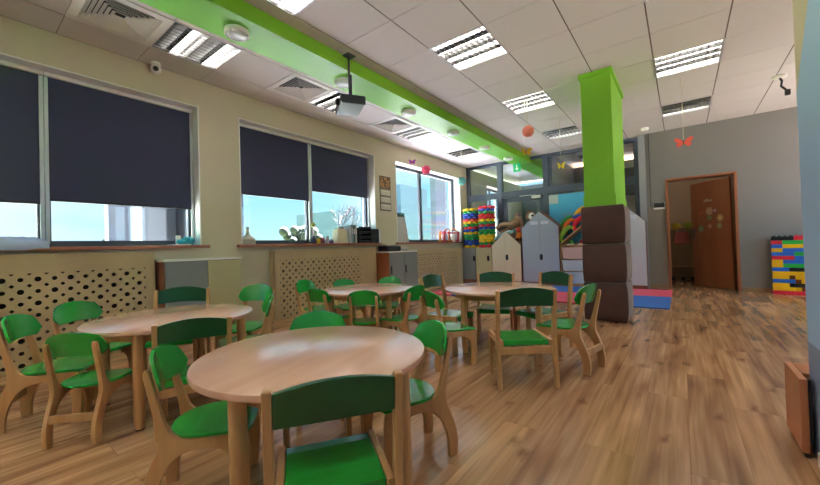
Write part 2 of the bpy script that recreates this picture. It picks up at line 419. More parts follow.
# green bulkhead beam running the length of the room and on into the corridor
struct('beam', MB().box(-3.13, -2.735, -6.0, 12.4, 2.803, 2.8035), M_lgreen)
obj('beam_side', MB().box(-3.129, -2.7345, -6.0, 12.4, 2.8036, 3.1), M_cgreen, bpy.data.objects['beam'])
# concrete column
struct('column', MB().box(-.915, -.594, 4.70, 5.70, 0, CEIL).box(-.925, -.584, 4.69, 5.71, 1.34, 1.47).box(-.935, -.574, 4.68, 5.72, CEIL-.05, CEIL), M_cgreen)

# ------------------------------------------------ windows
def window(idx, a, b, divs, blinds):
    fr = MB(); X0, X1 = -4.66, -4.60
    fr.box(X0, X1, a+.012, b-.012, WZ0, WZ0+.06); fr.box(X0, X1, a+.012, b-.012, WZ1-.075, WZ1-.012)
    fr.box(X0, X1, a+.012, a+.062, WZ0, WZ1-.012).box(X0, X1, b-.062, b-.012, WZ0, WZ1-.012)
    for d in divs: fr.box(X0, X1, d-.045, d+.045, WZ0, WZ1-.012)
    f = struct('window_%d' % idx, fr, M_wframe, bevel=.004)
    g = MB().box(-4.634, -4.628, a+.05, b-.05, WZ0+.05, WZ1-.05)
    obj('pane', g, M_glass, f)
    return f
window(1, *WIN[0], [.55], None); window(2, *WIN[1], [3.45], None); window(3, *WIN[2], [6.46], None)
window(4, 9.5, 10.7, [10.1], None); window(5, *WIN_FILL, [-4.4, -3.3, -2.2], None)  # the last is the added window row, out of view
def sill(k, a, b):
    struct('trim_%d' % k, MB().box(-4.66, -4.345, a, b, WZ0-.034, WZ0), M_sill, bevel=.005)
sill(6, -.78, 1.87); sill(7, 2.21, 4.84); sill(8, 5.31, 7.97)
def blind(y0, y1, zb, label):
    t = thing('roller_blind', label, 'blind', (-4.56, (y0+y1)/2, WZ1), 0, 'dark roller blinds')
    L = (y1-y0)/2
    obj('fabric', MB().box(-.004, .004, -L+.012, L-.012, zb-WZ1, -.05), M_blind, t)
    obj('bottom_bar', MB().box(-.009, .009, -L+.012, L-.012, zb-WZ1-.018, zb-WZ1), M_black, t)
    obj('cassette', MB().box(-.03, .03, -L, L, -.052, -.013), M_white, t, bevel=.006)
    for s in (-1, 1):
        obj('side_guide', MB().box(-.014, .014, s*(L-.015)-.014, s*(L-.015)+.014, WZ0+.03-WZ1, -.02), M_alu, t, bevel=.003)
blind(-.69, .549, 1.425, 'dark roller blind at the left edge, beside the window mullion')
blind(.551, 1.785, 1.46, 'widest dark roller blind, over the right pane of the left window')
blind(2.285, 3.449, 1.70, 'dark roller blind over the left pane of the middle window')
blind(3.451, 4.755, 1.86, 'shortest dark roller blind, over the right pane of middle window')

# ------------------------------------------------ far glazed partition
YP = 8.3
fr = MB()
for x0, x1 in ((-4.41, -4.33), (-3.565, -3.435), (-2.46, -2.345), (-1.52, -1.43), (-.70, -.60)):
    fr.box(x0, x1, YP-.03, YP+.06, 0, CEIL)
fr.box(-4.41, -.6, YP-.028, YP+.058, 2.87, CEIL)
fr.box(-4.41, -.6, YP-.028, YP+.058, 2.04, 2.19)
fr.box(-4.41, -3.5, YP-.028, YP+.058, 0, .9); fr.box(-2.4, -.6, YP-.028, YP+.058, 0, .9)
pt = struct('wall_partition', fr, M_tframe)
obj('pane', MB().box(-4.33, -3.565, YP+.01, YP+.016, .9, 2.87).box(-3.435, -2.46, YP+.01, YP+.016, 2.19, 2.87).box(-2.345, -.70, YP+.01, YP+.016, .9, 2.87), M_pglass, pt)
# grey glazed door in the partition
df = MB(); X0, X1 = -3.43, -2.465
df.box(X0, X0+.10, YP-.02, YP+.04, .02, 2.03).box(X1-.10, X1, YP-.02, YP+.04, .02, 2.03).box(X0, X1, YP-.02, YP+.04, 1.93, 2.03).box(X0, X1, YP-.02, YP+.04, .02, .3)
d1 = struct('door_1', df, M_tframe, bevel=.004)
obj('pane', MB().box(X0+.1, X1-.1, YP+.005, YP+.011, .3, 1.93), M_pglass, d1)
obj('door_closer', MB().box(-2.72, -2.52, YP-.075, YP-.021, 1.965, 2.025), M_white, d1, bevel=.004)
obj('closer_arm', MB().tube([(-2.62, YP-.05, 2.03), (-2.82, YP-.16, 2.035), (-3.0, YP-.05, 2.045)], .011), M_alu, d1)
obj('door_handle', MB().tube([(-3.38, YP-.06, .9), (-3.38, YP-.06, 1.2)], .012).tube([(-3.38, YP-.06, .93), (-3.38, YP-.02, .93)], .008).tube([(-3.38, YP-.06, 1.17), (-3.38, YP-.02, 1.17)], .008), M_alu, d1)
# corridor and side room beyond the glass
M_corr = mat('corridor_wall_paint', '8f9aa8', .6)
struct('wall_corridor', MB().box(-4.74, -2.3, 12.3, 12.4, 0, CEIL), M_corr)
struct('wall_corridor_side', MB().box(-2.36, -2.28, 8.37, 12.4, 0, CEIL), M_corr)
struct('wall_store', MB().box(-2.27, -.62, 10.4, 10.5, 0, CEIL), mat('store_wall_paint', 'b9b09a', .6))
struct('wall_divider', MB().box(-.62, -.52, 8.37, 12.4, 0, CEIL).box(1.3, 1.4, 8.37, 12.4, 0, CEIL).box(-.52, 1.3, 10.05, 10.15, 0, CEIL), mat('closet_wall_paint', 'b3a184', .6))
struct('ceiling_corridor', MB().box(-4.74, 1.4, 8.37, 12.4, CEIL+.12, CEIL+.17), M_tile)
mbd = MB().box(-3.10, -3.02, 11.3, 12.2, CEIL-.03, CEIL)

# ------------------------------------------------ dark wooden doorway
mb = MB().box(DX0, DX0+.036, 8.10, 8.34, 0, DZ).box(DX1-.04, DX1, 8.10, 8.34, 0, DZ).box(DX0, DX1, 8.10, 8.34, DZ-.036, DZ)
d2 = struct('door_2', mb, M_dwood, bevel=.004)
ang = math.radians(52); hx, hy = DX1-.055, 8.31
Ml = Matrix.Translation((hx, hy, 0)) @ Matrix.Rotation(PI-ang, 4, 'Z')
obj('door_leaf', MB().box(0, .84, 0, .04, .01, DZ-.055, Ml), M_dwood, d2, bevel=.003)
# the leaf's room-side face is local y = .04
def leafp(u, v, z): return Ml @ Vector((u, v, z))
obj('door_handle', MB().tube([leafp(.79, .04, 1.06), leafp(.79, .075, 1.06), leafp(.68, .08, 1.06)], .011).box(.775, .805, .04, .048, .92, 1.12, Ml), M_tframe, d2)
def leaf_sticker(nm, u, z, r, cols):
    h = obj(nm, MB().lathe([(r*.35, 0), (r*.35, .004)], 10, M=Ml @ Matrix.Translation((u, .046, z)) @ Matrix.Rotation(-PI/2, 4, 'X')), mat('sticker_'+cols[1], cols[1], .6), d2)
    mb = MB()
    for i in range(6):
        a = i*PI/3
        mb.lathe([(r*.36, 0), (r*.45, .003)], 8, M=Ml @ Matrix.Translation((u+r*.5*math.cos(a), .042, z+r*.5*math.sin(a))) @ Matrix.Rotation(-PI/2, 4, 'X'))
    obj('petals', mb, mat('sticker_'+cols[0], cols[0], .6), h)
leaf_sticker('sticker', .42, 1.42, .085, ('d2b08a', 'd8c79a'))
leaf_sticker('sticker', .20, 1.28, .075, ('d0b478', 'f0e0a0'))
leaf_sticker('sticker', .42, 1.30, .05, ('8fa878', '5f8f4a'))
leaf_sticker('sticker', .62, 1.10, .07, ('88a078', 'a8c890'))
leaf_sticker('sticker', .42, 1.14, .05, ('c08a78', 'e8b0a0'))
leaf_sticker('sticker', .22, 1.14, .06, ('a0ac7c', 'b8c88a'))
leaf_sticker('sticker', .30, 1.42, .035, ('c8a8d0', 'e0d0e8'))
leaf_sticker('sticker', .60, 1.40, .03, ('d05a50', 'e0a090'))
obj('sticker', MB().box(.36, .54, .04, .0435, 1.60, 1.635, Ml).box(.44, .50, .0435, .0445, 1.635, 1.655, Ml), mat('sticker_cream', 'cfc2ae', .6), d2)

# ------------------------------------------------ outside
struct('meadow', MB().box(-140, -10.5, -80, 140, -.92, -.82), mat('meadow_grass', '4c5a40', .95, var=.3, vscale=.5))
struct('ground', MB().box(-10.5, -4.9, -80, 1.2, -.9, -.8), mat('bounce_ground', 'e2e0dc', .9, var=.1, vscale=.3))  # unseen pale apron, made bright to bounce sunlight onto the ceiling
struct('paving', MB().box(-10.5, -4.9, 1.2, 140, -.9, -.8), mat('low_bounce_paving', '6a6a70', .9, var=.2, vscale=.6))  # unseen, made darker so less light bounces in at the far window
struct('lawn', MB().box(-4.9, 90, -80, 140, -.92, -.82), mat('low_bounce_gravel', '5a5450', .95, var=.3, vscale=.6))  # unseen, kept dark to cut the bounce through the side windows
M_bld = mat('pale_render', '353e48', .7); M_bld2 = mat('blue_grey_render', '2c3642', .7)
t = thing('building', 'pale building columns seen at the right of the left window', 'building', (-7.2, 2.55, -.8))
obj('column', MB().box(-.3, .3, .08, .36, 0, 6), M_bld, t); obj('column', MB().box(-.3, .3, -.62, -.28, 0, 6), M_bld, t)
obj('wall', MB().box(-.6, -.35, -.9, 1.4, 0, 6), M_bld2, t)
t = thing('building', 'pale blue stepped building filling the lower far window', 'building', (-24, 32, -.8))
gp = [(-11, 0), (11, 0), (11, 6.4), (3, 6.4), (3, 8.6), (-2, 8.6), (-2, 5.2), (-11, 5.2)]
obj('wall', MB().prism(gp, lambda p: Vector((0, p[0], p[1])), lambda p: Vector((-6, p[0], p[1]))), mat('pale_blue_render', '3c5060', .7), t)
obj('column', MB().box(14.6, 14.9, -18.0, -17.0, 0, 9), M_bld, t)
M_leaf = mat('distant_foliage', '171e19', .9, var=.3, vscale=3)
M_leaf2 = mat('bush_foliage', '111a0e', .9, var=.35, vscale=4)
def tree_blob(name, x, y, h, wd, label, m):
    t = thing(name, label, 'tree', (x, y, -.8))
    mb = MB()
    for i in range(46):
        a = random.uniform(0, 2*PI); rr = random.uniform(0, .42)*wd
        mb.ball((rr*math.cos(a), rr*math.sin(a), h*random.uniform(.45, .82)), random.uniform(.07, .13)*min(wd, h), 8, 6)
    obj('foliage', mb, m, t, smooth=True); obj('trunk', MB().tube([(0, 0, 0), (0, 0, h*.6)], .04*h, 8), M_brownw, t)
tree_blob('distant_tree', -60, 7.5, 4.2, 6, 'rounded distant tree on the skyline under the left window blind', M_leaf)
tree_blob('distant_tree', -58, 15.0, 4.6, 7, 'wider distant tree on the skyline beside the building columns', M_leaf)
tree_blob('distant_tree', -62, 2.5, 3.4, 5, 'lowest distant tree on the skyline near the window mullion', M_leaf)
tree_blob('bush', -18, 13.0, 3.6, 2.8, 'green bush outside beside the middle window mullion', M_leaf2)
tree_blob('bush', -34, 20.5, 2.5, 4, 'pale bush outside low in the middle of the middle window', M_leaf)
t = thing('bare_tree', 'bare branching tree outside the right pane of middle window', 'tree', (-11, 9.6, -.8))
mbt = MB(); random.seed(5)
def branch(p, d, l, r, k):
    q = p + d*l; mid = (p+q)/2+Vector((random.uniform(-1, 1), random.uniform(-1, 1), 0))*l*.06
    mbt.tube([p, mid, q], r, 5, r1=r*.62)
    if k == 0: return
    for i in range(3 if k > 2 else 4):
        nd = (d+Vector((random.uniform(-1, 1), random.uniform(-1, 1), random.uniform(-.25, .6)))*.72).normalized()
        branch(q if i else mid, nd, l*random.uniform(.62, .82), r*.6, k-1)
obj('trunk', MB().tube([(0, 0, 0), (0, .05, 1.3)], .10, 8, r1=.075), mat('bare_bark', '131014', .9), t)
branch(Vector((0, .05, 1.25)), Vector((0, .05, 1)).normalized(), .95, .05, 4)
obj('branches', mbt, mat('pale_twigs', '161217', .9), t)
random.seed(11)

# ================================================================== CEILING THINGS
def fixture(x, y, lit, label, big=False):
    t = thing('ceiling_light', label, 'ceiling light', (x+.3, y+.3, CEIL), 0, 'louvred ceiling lights')
    h = MB().box(-.3, .3, -.3, .3, .085, .095)
    for s in (-1, 1): h.box(s*.3-.008, s*.3+.008, -.3, .3, -.004, .09).box(-.3, .3, s*.3-.008, s*.3+.008, -.004, .09)
    obj('housing', h, M_alu, t)
    lv = MB()
    for i in range(1, 4): 
        yy = -.3+i*.15
        lv.prism([(-.014, .045), (.014, .045), (.003, .0), (-.003, .0)], lambda p: Vector((-.29, yy+p[0], p[1])), lambda p: Vector((.29, yy+p[0], p[1])))
    for i in range(1, 10):
        xx = -.3+i*.06
        lv.box(xx-.002, xx+.002, -.29, .29, .004, .04)
    obj('louvre', lv, M_louv, t)
    for i in range(4):
        yy = -.225+i*.15
        on = i in lit
        obj('tube', MB().box(-.28, .28, yy-.028, yy+.028, .052, .070) if on else MB().tube([(-.28, yy, .062), (.28, yy, .062)], .013, 8), M_lamp if on else M_tube_off, t)
L_ = ['large louvred ceiling light right of the green beam, nearest in the middle row', 'second louvred ceiling light of the row left of the column', 'far dim louvred ceiling light behind the orange hanging ball',
      'white-celled ceiling light right of the green column', 'dim ceiling light near the far wall above the doorway', 'ceiling light cut by the top edge beside the green beam']
for i, (x, y) in enumerate(fix_main):
    if i >= 6: lab = 'added louvred ceiling light outside the picture, %s' % ['overhead', 'behind the camera by the beam', 'behind the camera', 'at the back left', 'at the back right', 'past the side wall', 'past the side wall at the far end', 'past the side wall near', 'overhead before the column'][i-6]
    else: lab = L_[i]
    lit = (1, 3) if i in (0, 4, 2) else (0, 1, 2, 3)
    fixture(x, y, (1, 3) if i in (0,) else ((2,) if i in (2, 4) else lit), lab)
L2 = ['cream-lit louvred light beside the square air vent over left window', 'lit louvred light beside the projector, left of the green beam', 'louvred light beside the far air vent', 'farthest louvred light left of the green beam, by the partition', 'added louvred light left of the beam behind the camera']
for (x, y), lab in zip([(-1.9, 9.0), (-.15, 8.75)], ['added louvred light in the room behind the partition', 'added louvred light in the closet behind the open door']): fixture(x, y, (2,), lab)  # lights added to brighten the store room and the closet
for (x, y), lab in zip(fix_left, L2): fixture(x, y, (1, 3), lab)
def vent(x, y, label):
    t = thing('air_vent', label, 'air vent', (x+.3, y+.3, CEIL), 0, 'square ceiling diffusers')
    b = MB()
    for s in (-1, 1): b.box(min(s*.3, s*.235), max(s*.3, s*.235), -.3, .3, -.006, .012).box(-.235, .235, min(s*.3, s*.235), max(s*.3, s*.235), -.006, .012)
    obj('frame', b, M_white, t, bevel=.002)
    obj('backing', MB().box(-.24, .24, -.24, .24, .07, .08), M_grille, t)
    # four-way louvre blades: concentric sloping squares
    b = MB()
    for k in range(7):
        r = .23-k*.032; r2 = r-.034; z0, z1 = .000, .03
        c0 = [(-r, -r), (r, -r), (r, r), (-r, r)]; c1 = [(-r2, -r2), (r2, -r2), (r2, r2), (-r2, r2)]
        if r2 < .01: break
        for i in range(4):
            p, q = c0[i], c0[(i+1) % 4]; p2, q2 = c1[i], c1[(i+1) % 4]
            b.quad([(p[0], p[1], z0), (q[0], q[1], z0), (q2[0], q2[1], z1), (p2[0], p2[1], z1)])
    o = obj('blades', b, M_white, t)
    s = o.modifiers.new('solid', 'SOLIDIFY'); s.thickness = .002
for (x, y), lab in zip(vents, ['square air vent in the ceiling nearest the top left corner', 'square air vent in the ceiling in front of the projector', 'square air vent in the ceiling beyond the projector']): vent(x, y, lab)
# bulkhead lamps under the beam
for i, (y, lab) in enumerate([(1.52, 'nearest round white lamp under the green beam'), (2.72, 'round white lamp under the green beam behind the projector pole'), (3.91, 'third round white lamp under the green beam'),
                              (5.11, 'fourth round white lamp under the green beam'), (6.29, 'fifth round white lamp under the green beam'), (7.48, 'farthest round white lamp under the green beam'), (.3, 'round white lamp under the beam out of frame')]):
    t = thing('bulkhead_lamp', lab, 'ceiling lamp', (-2.945, y, 2.803), 0, 'round lamps under the beam')
    obj('rim', MB().lathe([(.098, 0), (.100, -.018), (.096, -.038), (.086, -.043), (.081, -.039)], 28), M_white, t, smooth='auto')
    obj('diffuser', MB().lathe([(.082, -.038), (.077, -.046), (.045, -.053), (.004, -.055)], 28), mat('frosted_glass', 'dfeae6', .25), t, smooth=True)
    for a in range(4): obj('screw', MB().ball((.092*math.cos(a*PI/2+.6), .092*math.sin(a*PI/2+.6), -.040), .008, 8, 6), M_alu, t)
# projector
t = thing('projector', 'black projector hanging on a grey pole beside the green beam', 'projector', (-2.70, 2.575, CEIL))
obj('ceiling_plate', MB().box(-.05, .05, -.05, .05, -.012, 0), M_tframe, t)
obj('pole', MB().tube([(0, 0, -.012), (0, 0, -.46)], .012, 10).box(-.006, .018, .012, .02, -.44, -.2), mat('grey_pole', '5a6064', .4, metal=.5), t)
Mp = Matrix.Translation((0.0, .0, -.525)) @ Matrix.Rotation(math.radians(-32), 4, 'Z')
obj('body', MB().box(-.19, .19, -.125, .125, -.04, .04, Mp), mat('black_projector_shell', '24252a', .4), t, bevel=.015, seg=3)
obj('lens', MB().lathe([(.038, 0), (.038, .03), (.03, .03), (.028, .015)], 16, M=Mp @ Matrix.Translation((.06, -.125, 0)) @ Matrix.Rotation(PI/2, 4, 'X')), M_black, t)
obj('bottom_panel', MB().box(-.17, .17, -.11, .11, -.046, -.0405, Mp), mat('grey_projector_base', '5a606a', .5), t)
obj('bracket', MB().box(-.06, .06, -.06, .06, -.484, -.46), M_black, t)
# security camera, sensor, smoke detector
t = thing('security_camera', 'small white security camera in the ceiling corner over left window', 'camera', (-4.33, 1.36, CEIL))
obj('bracket', MB().lathe([(.045, 0), (.045, -.02), (.03, -.035)], 16), M_white, t, smooth='auto')
obj('body', MB().ball((0, 0, -.065), .05, 16, 10, (1, 1, 1.05)), M_white, t, smooth=True)
obj('lens', MB().ball((.036, -.012, -.075), .026, 12, 8), M_black, t, smooth=True)
t = thing('motion_sensor', 'black sensor with a dangling cable on the right ceiling', 'sensor', (1.05, 6.42, CEIL))
obj('base', MB().lathe([(.07, 0), (.07, -.02), (.05, -.03)], 16), M_white, t)
obj('cable', MB().tube([(0, 0, -.02), (.02, 0, -.07), (.01, 0, -.13), (.06, 0, -.20)], .012, 6), M_black, t)
obj('plug', MB().box(.04, .09, -.02, .02, -.26, -.19), M_black, t, bevel=.006)
tag(obj('smoke_detector', MB().lathe([(.06, 2.94), (.06, 2.915), (.045, 2.89), (.015, 2.885)], 18, (-.46, 7.68, 0)), M_white, smooth='auto'), 'small round smoke detector on the ceiling near the far wall', 'smoke detector')
# hanging paper balls and butterflies
M_string = mat('string', 'd8cdb0', .8)
def hang_ball(x, y, z, r, col, label, ztop=CEIL):
    t = thing('paper_ball', label, 'hanging ball', (x, y, ztop))
    mb = MB()
    mb.ball((0, 0, z-ztop), r*.96, 20, 14)
    for i in range(60):
        d = Vector((random.gauss(0, 1), random.gauss(0, 1), random.gauss(0, 1))).normalized()
        mb.ball(d*r*.84+Vector((0, 0, z-ztop)), r*.2, 8, 6)
    obj('pompom', mb, mat('paper_'+col, col, .75), t, smooth=True)
    obj('string', MB().tube([(0, 0, z-ztop+r*.6), (0, 0, 0)], .0035, 5), M_string, t)
hang_ball(-3.771, 5.5, 2.363, .085, 'ea4a72', 'pink paper ball hanging before the far window')
hang_ball(-3.565, 6.5, 2.257, .085, '6fc0c0', 'teal paper ball hanging beside the glazed partition')
hang_ball(-1.61, 4.83, 2.45, .078, 'f08a72', 'orange paper ball hanging left of the green column')
def butterfly(x, y, z, s, col, label, rz=0, tilt=.5, ztop=CEIL):
    t = thing('paper_butterfly', label, 'hanging butterfly', (x, y, ztop), rz)
    prof = [(0, .01), (.3, .42), (.75, .62), (.98, .5), (.95, .2), (.62, .02), (.8, -.2), (.7, -.5), (.42, -.55), (.16, -.28), (0, -.16)]
    for sgn in (-1, 1):
        f = lambda p, o: Vector((sgn*p[0]*s*math.cos(tilt), -abs(p[0])*s*math.sin(tilt)+o, z-ztop+p[1]*s))
        obj('wing', MB().prism(prof, lambda p: f(p, -.002), lambda p: f(p, .002)), mat('paper_'+col, col, .7), t)
    obj('body', MB().ball((0, 0, z-ztop-.0), s*.10, 8, 6, (.8, .8, 3.6)), mat('paper_body', '6a5030', .8), t)
    obj('string', MB().tube([(0, 0, z-ztop+.3*s), (0, 0, 0)], .003, 5), M_string, t)
butterfly(-4.0, 5.38, 2.53, .075, 'a0389a', 'purple paper butterfly beside the pink ball', .7)
butterfly(-1.706, 5.0, 2.217, .085, 'e8b838', 'golden paper butterfly hanging under the orange ball', .6)
butterfly(-1.494, 6.0, 2.147, .085, 'dfcf4a', 'pale yellow paper butterfly before the far partition glass', .3, .8)
butterfly(.06, 5.6, 2.12, .10, 'e05848', 'red paper butterfly hanging before the doorway wall', .1, .3)
# exit signs
M_exit = mat('exit_green', '179a5e', .5, emit=.25)
def exit_sign(x, y, z0, z1, wd, label, ztop=None):
    t = thing('exit_sign', label, 'exit sign', (x, y, z0))
    h = z1-z0
    obj('panel', MB().box(-wd/2, wd/2, -.012, .012, 0, h), M_exit, t, bevel=.003)
    mb = MB().box(-.012*1, .012, -.015, -.0125, h*.38, h*.85)
    mb.prism([(-.045, .40), (.045, .40), (0, .14)], lambda p: Vector((p[0], -.0125, p[1]*h)), lambda p: Vector((p[0], -.015, p[1]*h)))
    obj('arrow', mb, M_white, t)
    if ztop: obj('rod', MB().tube([(0, 0, h), (0, 0, ztop-z0)], .008, 6), M_alu, t)
exit_sign(-2.98, 8.08, 2.60, 2.79, .17, 'green exit sign with white arrow hanging under the beam', 2.803)
exit_sign(-3.95, 10.9, 2.28, 2.46, .22, 'small green exit sign seen in the corridor beyond the glass', 3.06)

# ================================================================== WINDOW WALL FURNITURE
def cover(name, y0, y1, x, zt, hy0, hy1, rows, label):
    t = thing(name, label, 'radiator cover', (XW, (y0+y1)/2, 0), 0, 'perforated radiator covers')
    L = (y1-y0)/2; d = x-XW; yc = (y0+y1)/2
    # front board with real round holes
    mb = MB(); bm = mb.bm
    ys_ = []; y = hy0
    while y <= hy1+.001: ys_.append(y-yc); y += .1
    zs_ = [.05+.1*i for i in range(rows)]
    def cell(cy, cz, rad, n=16):
        sq = []; ci = []
        for i in range(n):
            a = 2*PI*i/n+PI/n; c, s = math.cos(a), math.sin(a); k = .05/max(abs(c), abs(s))
            sq.append(bm.verts.new((d, cy+k*c, cz+k*s))); ci.append((bm.verts.new((d, cy+rad*c, cz+rad*s)), bm.verts.new((d-.016, cy+rad*c, cz+rad*s))))
        for i in range(n):
            j = (i+1) % n
            mb.face([sq[i], sq[j], ci[j][0], ci[i][0]]); mb.face([ci[i][0], ci[j][0], ci[j][1], ci[i][1]])
    for i, cy in enumerate(ys_):
        for j, cz in enumerate(zs_): cell(cy, cz, .0175 if (i+j) % 2 else .0215)
    ya, yb, za, zb = ys_[0]-.05, ys_[-1]+.05, zs_[0]-.05, zs_[-1]+.05
    for q in ([(-L, 0), (ya, 0), (ya, zt), (-L, zt)], [(yb, 0), (L, 0), (L, zt), (yb, zt)], [(ya, zb), (yb, zb), (yb, zt), (ya, zt)]):
        mb.quad([(d, p[0], p[1]) for p in q])
    o = obj('front_board', mb, M_cover, t)
    obj('side_board', MB().box(.002, d-.017, -L, -L+.016, 0, zt-.018), M_cover, t); obj('side_board', MB().box(.002, d-.017, L-.016, L, 0, zt-.018), M_cover, t)
    obj('top_board', MB().box(.002, d+.004, -L, L, zt-.018, zt+.002), M_cover, t)
    obj('backing', MB().box(.004, .010, -L+.02, L-.02, .01, zt-.03), M_hole, t)
cover('radiator_cover', -.95, 1.30, -4.29, .955, -.63, 1.2, 8, 'long perforated radiator cover under the left window')
cover('radiator_cover', 2.65, 4.62, -4.29, .93, 2.775, 4.2, 8, 'perforated radiator cover under the middle window')
cover('radiator_cover', 5.52, 7.72, -4.29, .86, 5.84, 7.5, 8, 'perforated radiator cover under the far window')
def handle_slot(mb, x, y, z): mb.box(x-.002, x+.004, y-.016, y+.016, z-.045, z+.045)
# cabinet 1
t = thing('low_cabinet', 'low cabinet with grey and yellow doors between the first two windows', 'cabinet', (XW+.003, 1.75, 0))
obj('carcass', MB().box(0, .23, -.41, .38, 0, .845), M_brownw, t)
obj('top', MB().box(0, .25, -.42, .39, .846, .868), M_white, t)
obj('door', MB().box(.231, .25, -.40, .005, .04, .84), M_greyp, t, bevel=.002)
obj('door', MB().box(.231, .25, .011, .375, .04, .84), M_yell, t, bevel=.002)
# cabinet 2
t = thing('low_cabinet', 'grey two-door cabinet between the second and far windows', 'cabinet', (XW+.003, 5.08, 0))
obj('carcass', MB().box(0, .365, -.41, .41, 0, .835), wood_mat('orange_brown_wood', '96522f', 'b06a42', .4, 'Z', 8), t)
obj('top', MB().box(0, .385, -.415, .415, .836, .858), M_white, t)
for a, b, hy in ((-.405, -.003, -.37), (.003, .405, .04)):
    d = obj('door', MB().box(.366, .384, a, b, .04, .83), M_greyp, t, bevel=.002)
    obj('handle', MB().box(.385, .392, hy-.018, hy+.018, .46, .60), M_black, d, bevel=.004)

# sill things
t = thing('cloth', 'pale blue cloth lying over the left window sill', 'cloth', (-4.47, .2, WZ0))
mb = MB(); random.seed(3); n = 16; m_ = 8; V = []
for i in range(n+1):
    row = []
    for j in range(m_+1):
        x = -.10+.225*j/m_; y = -.85+1.2*i/n
        z = .012+.05*max(0, math.sin(i*.9+j*.7))*(1 if 0 < i < n else .3)+.025
        if j == m_: z -= .065
        row.append(mb.bm.verts.new((x, y, z)))
    V.append(row)
for i in range(n):
    for j in range(m_): mb.face([V[i][j], V[i+1][j], V[i+1][j+1], V[i][j+1]])
o = obj('cloth_sheet', mb, mat('pale_blue_cloth', 'b9c4e4', .9), t, smooth=True)
md = o.modifiers.new('solid', 'SOLIDIFY'); md.thickness = .01; md.offset = 1
random.seed(12)
t = thing('folded_bag', 'crumpled teal bag on the right end of the left sill', 'bag', (-4.46, 1.66, WZ0))
mb = MB()
for i in range(5): mb.ball((random.uniform(-.04, .04), random.uniform(-.07, .07), .03+.01*i), .045, 8, 6, (1, 1.3, .7))
obj('bag', mb, mat('teal_plastic', '39b6c8', .5), t); obj('paper', MB().box(-.08, .08, -.16, .02, .0, .012).box(-.02, .02, -.10, -.06, .012, .11), M_white, t)
t = thing('spray_bottle', 'pale bottle with a narrow neck at the left of middle sill', 'bottle', (-4.50, 2.40, WZ0))
obj('body', MB().lathe([(.09, 0), (.095, .02), (.095, .07), (.06, .10), (.025, .13), (.022, .17), (.018, .2)], 18), mat('pale_bottle', 'c9c3ae', .4), t, smooth='auto')
obj('cap', MB().lathe([(.02, .2), (.02, .225), (.008, .23)], 12), M_greyp, t)
# cluster of small craft things
t = thing('toy_figure', 'small toy figure with a green head standing on the middle sill', 'toy', (-4.50, 3.45, WZ0))
obj('body', MB().lathe([(.04, 0), (.045, .05), (.03, .09), (.012, .12)], 12), mat('navy_toy', '2f3550', .5), t, smooth='auto'); obj('stem', MB().tube([(0, 0, .1), (0, 0, .25)], .008, 6), M_white, t)
obj('head', MB().lathe([(.035, -.01), (.035, .01)], 12, M=Matrix.Translation((0, 0, .29)) @ Matrix.Rotation(PI/2, 4, 'Y')), mat('olive_toy', 'a8b050', .5), t)
for k, (y, c, h, lab) in enumerate([(3.53, 'd8b828', .07, 'small yellow tub on the middle sill by the mullion'), (3.60, '8a3a58', .09, 'small plum pot on the middle sill'), (3.70, 'd8d4dc', .10, 'small white jar on the middle sill'), (3.79, '70589a', .05, 'small violet dish on the middle sill')]):
    tt = thing('craft_pot', lab, 'pot', (-4.49, y, WZ0), 0, 'small craft pots on the middle sill')
    obj('pot', MB().lathe([(.03, 0), (.036, h*.7), (.03, h*.8), (.03, h)], 12), mat('pot_'+c, c, .4), tt, smooth='auto')
    obj('lid', MB().lathe([(.033, h), (.033, h+.012)], 12), mat('lid_'+c, 'f0e8e0' if k % 2 else c, .4), tt)
t = thing('paper_holder', 'tall white sloped box left of the file trays on middle sill', 'box', (-4.50, 3.97, WZ0))
obj('shell', MB().hexa([(-.08, -.12, 0), (.08, -.12, 0), (.08, .12, 0), (-.08, .12, 0), (-.06, -.07, .24), (.06, -.07, .24), (.06, .10, .24), (-.06, .10, .24)]), M_cream, t, bevel=.006)
obj('inner_box', MB().box(-.04, .04, -.02, .06, .245, .28), M_greyp, t)
for k, (y0, y1, h, c, lab) in enumerate([(4.09, 4.13, .29, 'c8d0d4', 'pale ring binder beside the sloped white box'), (4.135, 4.175, .31, '8fa4ac', 'grey blue ring binder in the middle of the binder row'), (4.18, 4.215, .30, '3c6a5a', 'dark green ring binder beside the black file tray'), (4.22, 4.255, .315, 'b9b9b4', 'light grey ring binder against the black file tray')]):
    tt = thing('ring_binder', lab, 'binder', (-4.50, (y0+y1)/2, WZ0), 0, 'ring binders on the middle sill')
    hw = (y1-y0)/2-.001
    obj('cover', MB().box(-.12, .12, -hw, hw, 0, h), mat('binder_'+c, c, .5), tt, bevel=.003); obj('spine_label', MB().box(.1202, .122, -hw*.6, hw*.6, h*.5, h*.8), M_white, tt)
t = thing('file_tray', 'black three-tier file tray on the middle window sill', 'tray', (-4.49, 4.44, WZ0))
obj('frame', MB().box(-.12, -.11, -.15, .15, 0, .26).box(-.12, .12, -.15, -.142, 0, .26).box(-.12, .12, .142, .15, 0, .26), M_black, t)
for k in range(4):
    z = .006+k*.082
    obj('shelf', MB().box(-.109, .125, -.141, .141, z, z+.008).box(.118, .125, -.141, .141, z+.008, z+.03), M_black, t)
    if k < 3: obj('paper_stack', MB().box(-.10, .112, -.12, .12, z+.009, z+.032), M_white, t)
t = thing('storage_box', 'black box with a white front edge at the right end of middle sill', 'box', (-4.49, 4.715, WZ0))
obj('body', MB().box(-.11, .12, -.115, .085, 0, .25), M_black, t, bevel=.008); obj('drawer_line', MB().box(.12, .123, -.105, .075, .12, .126), M_tframe, t)
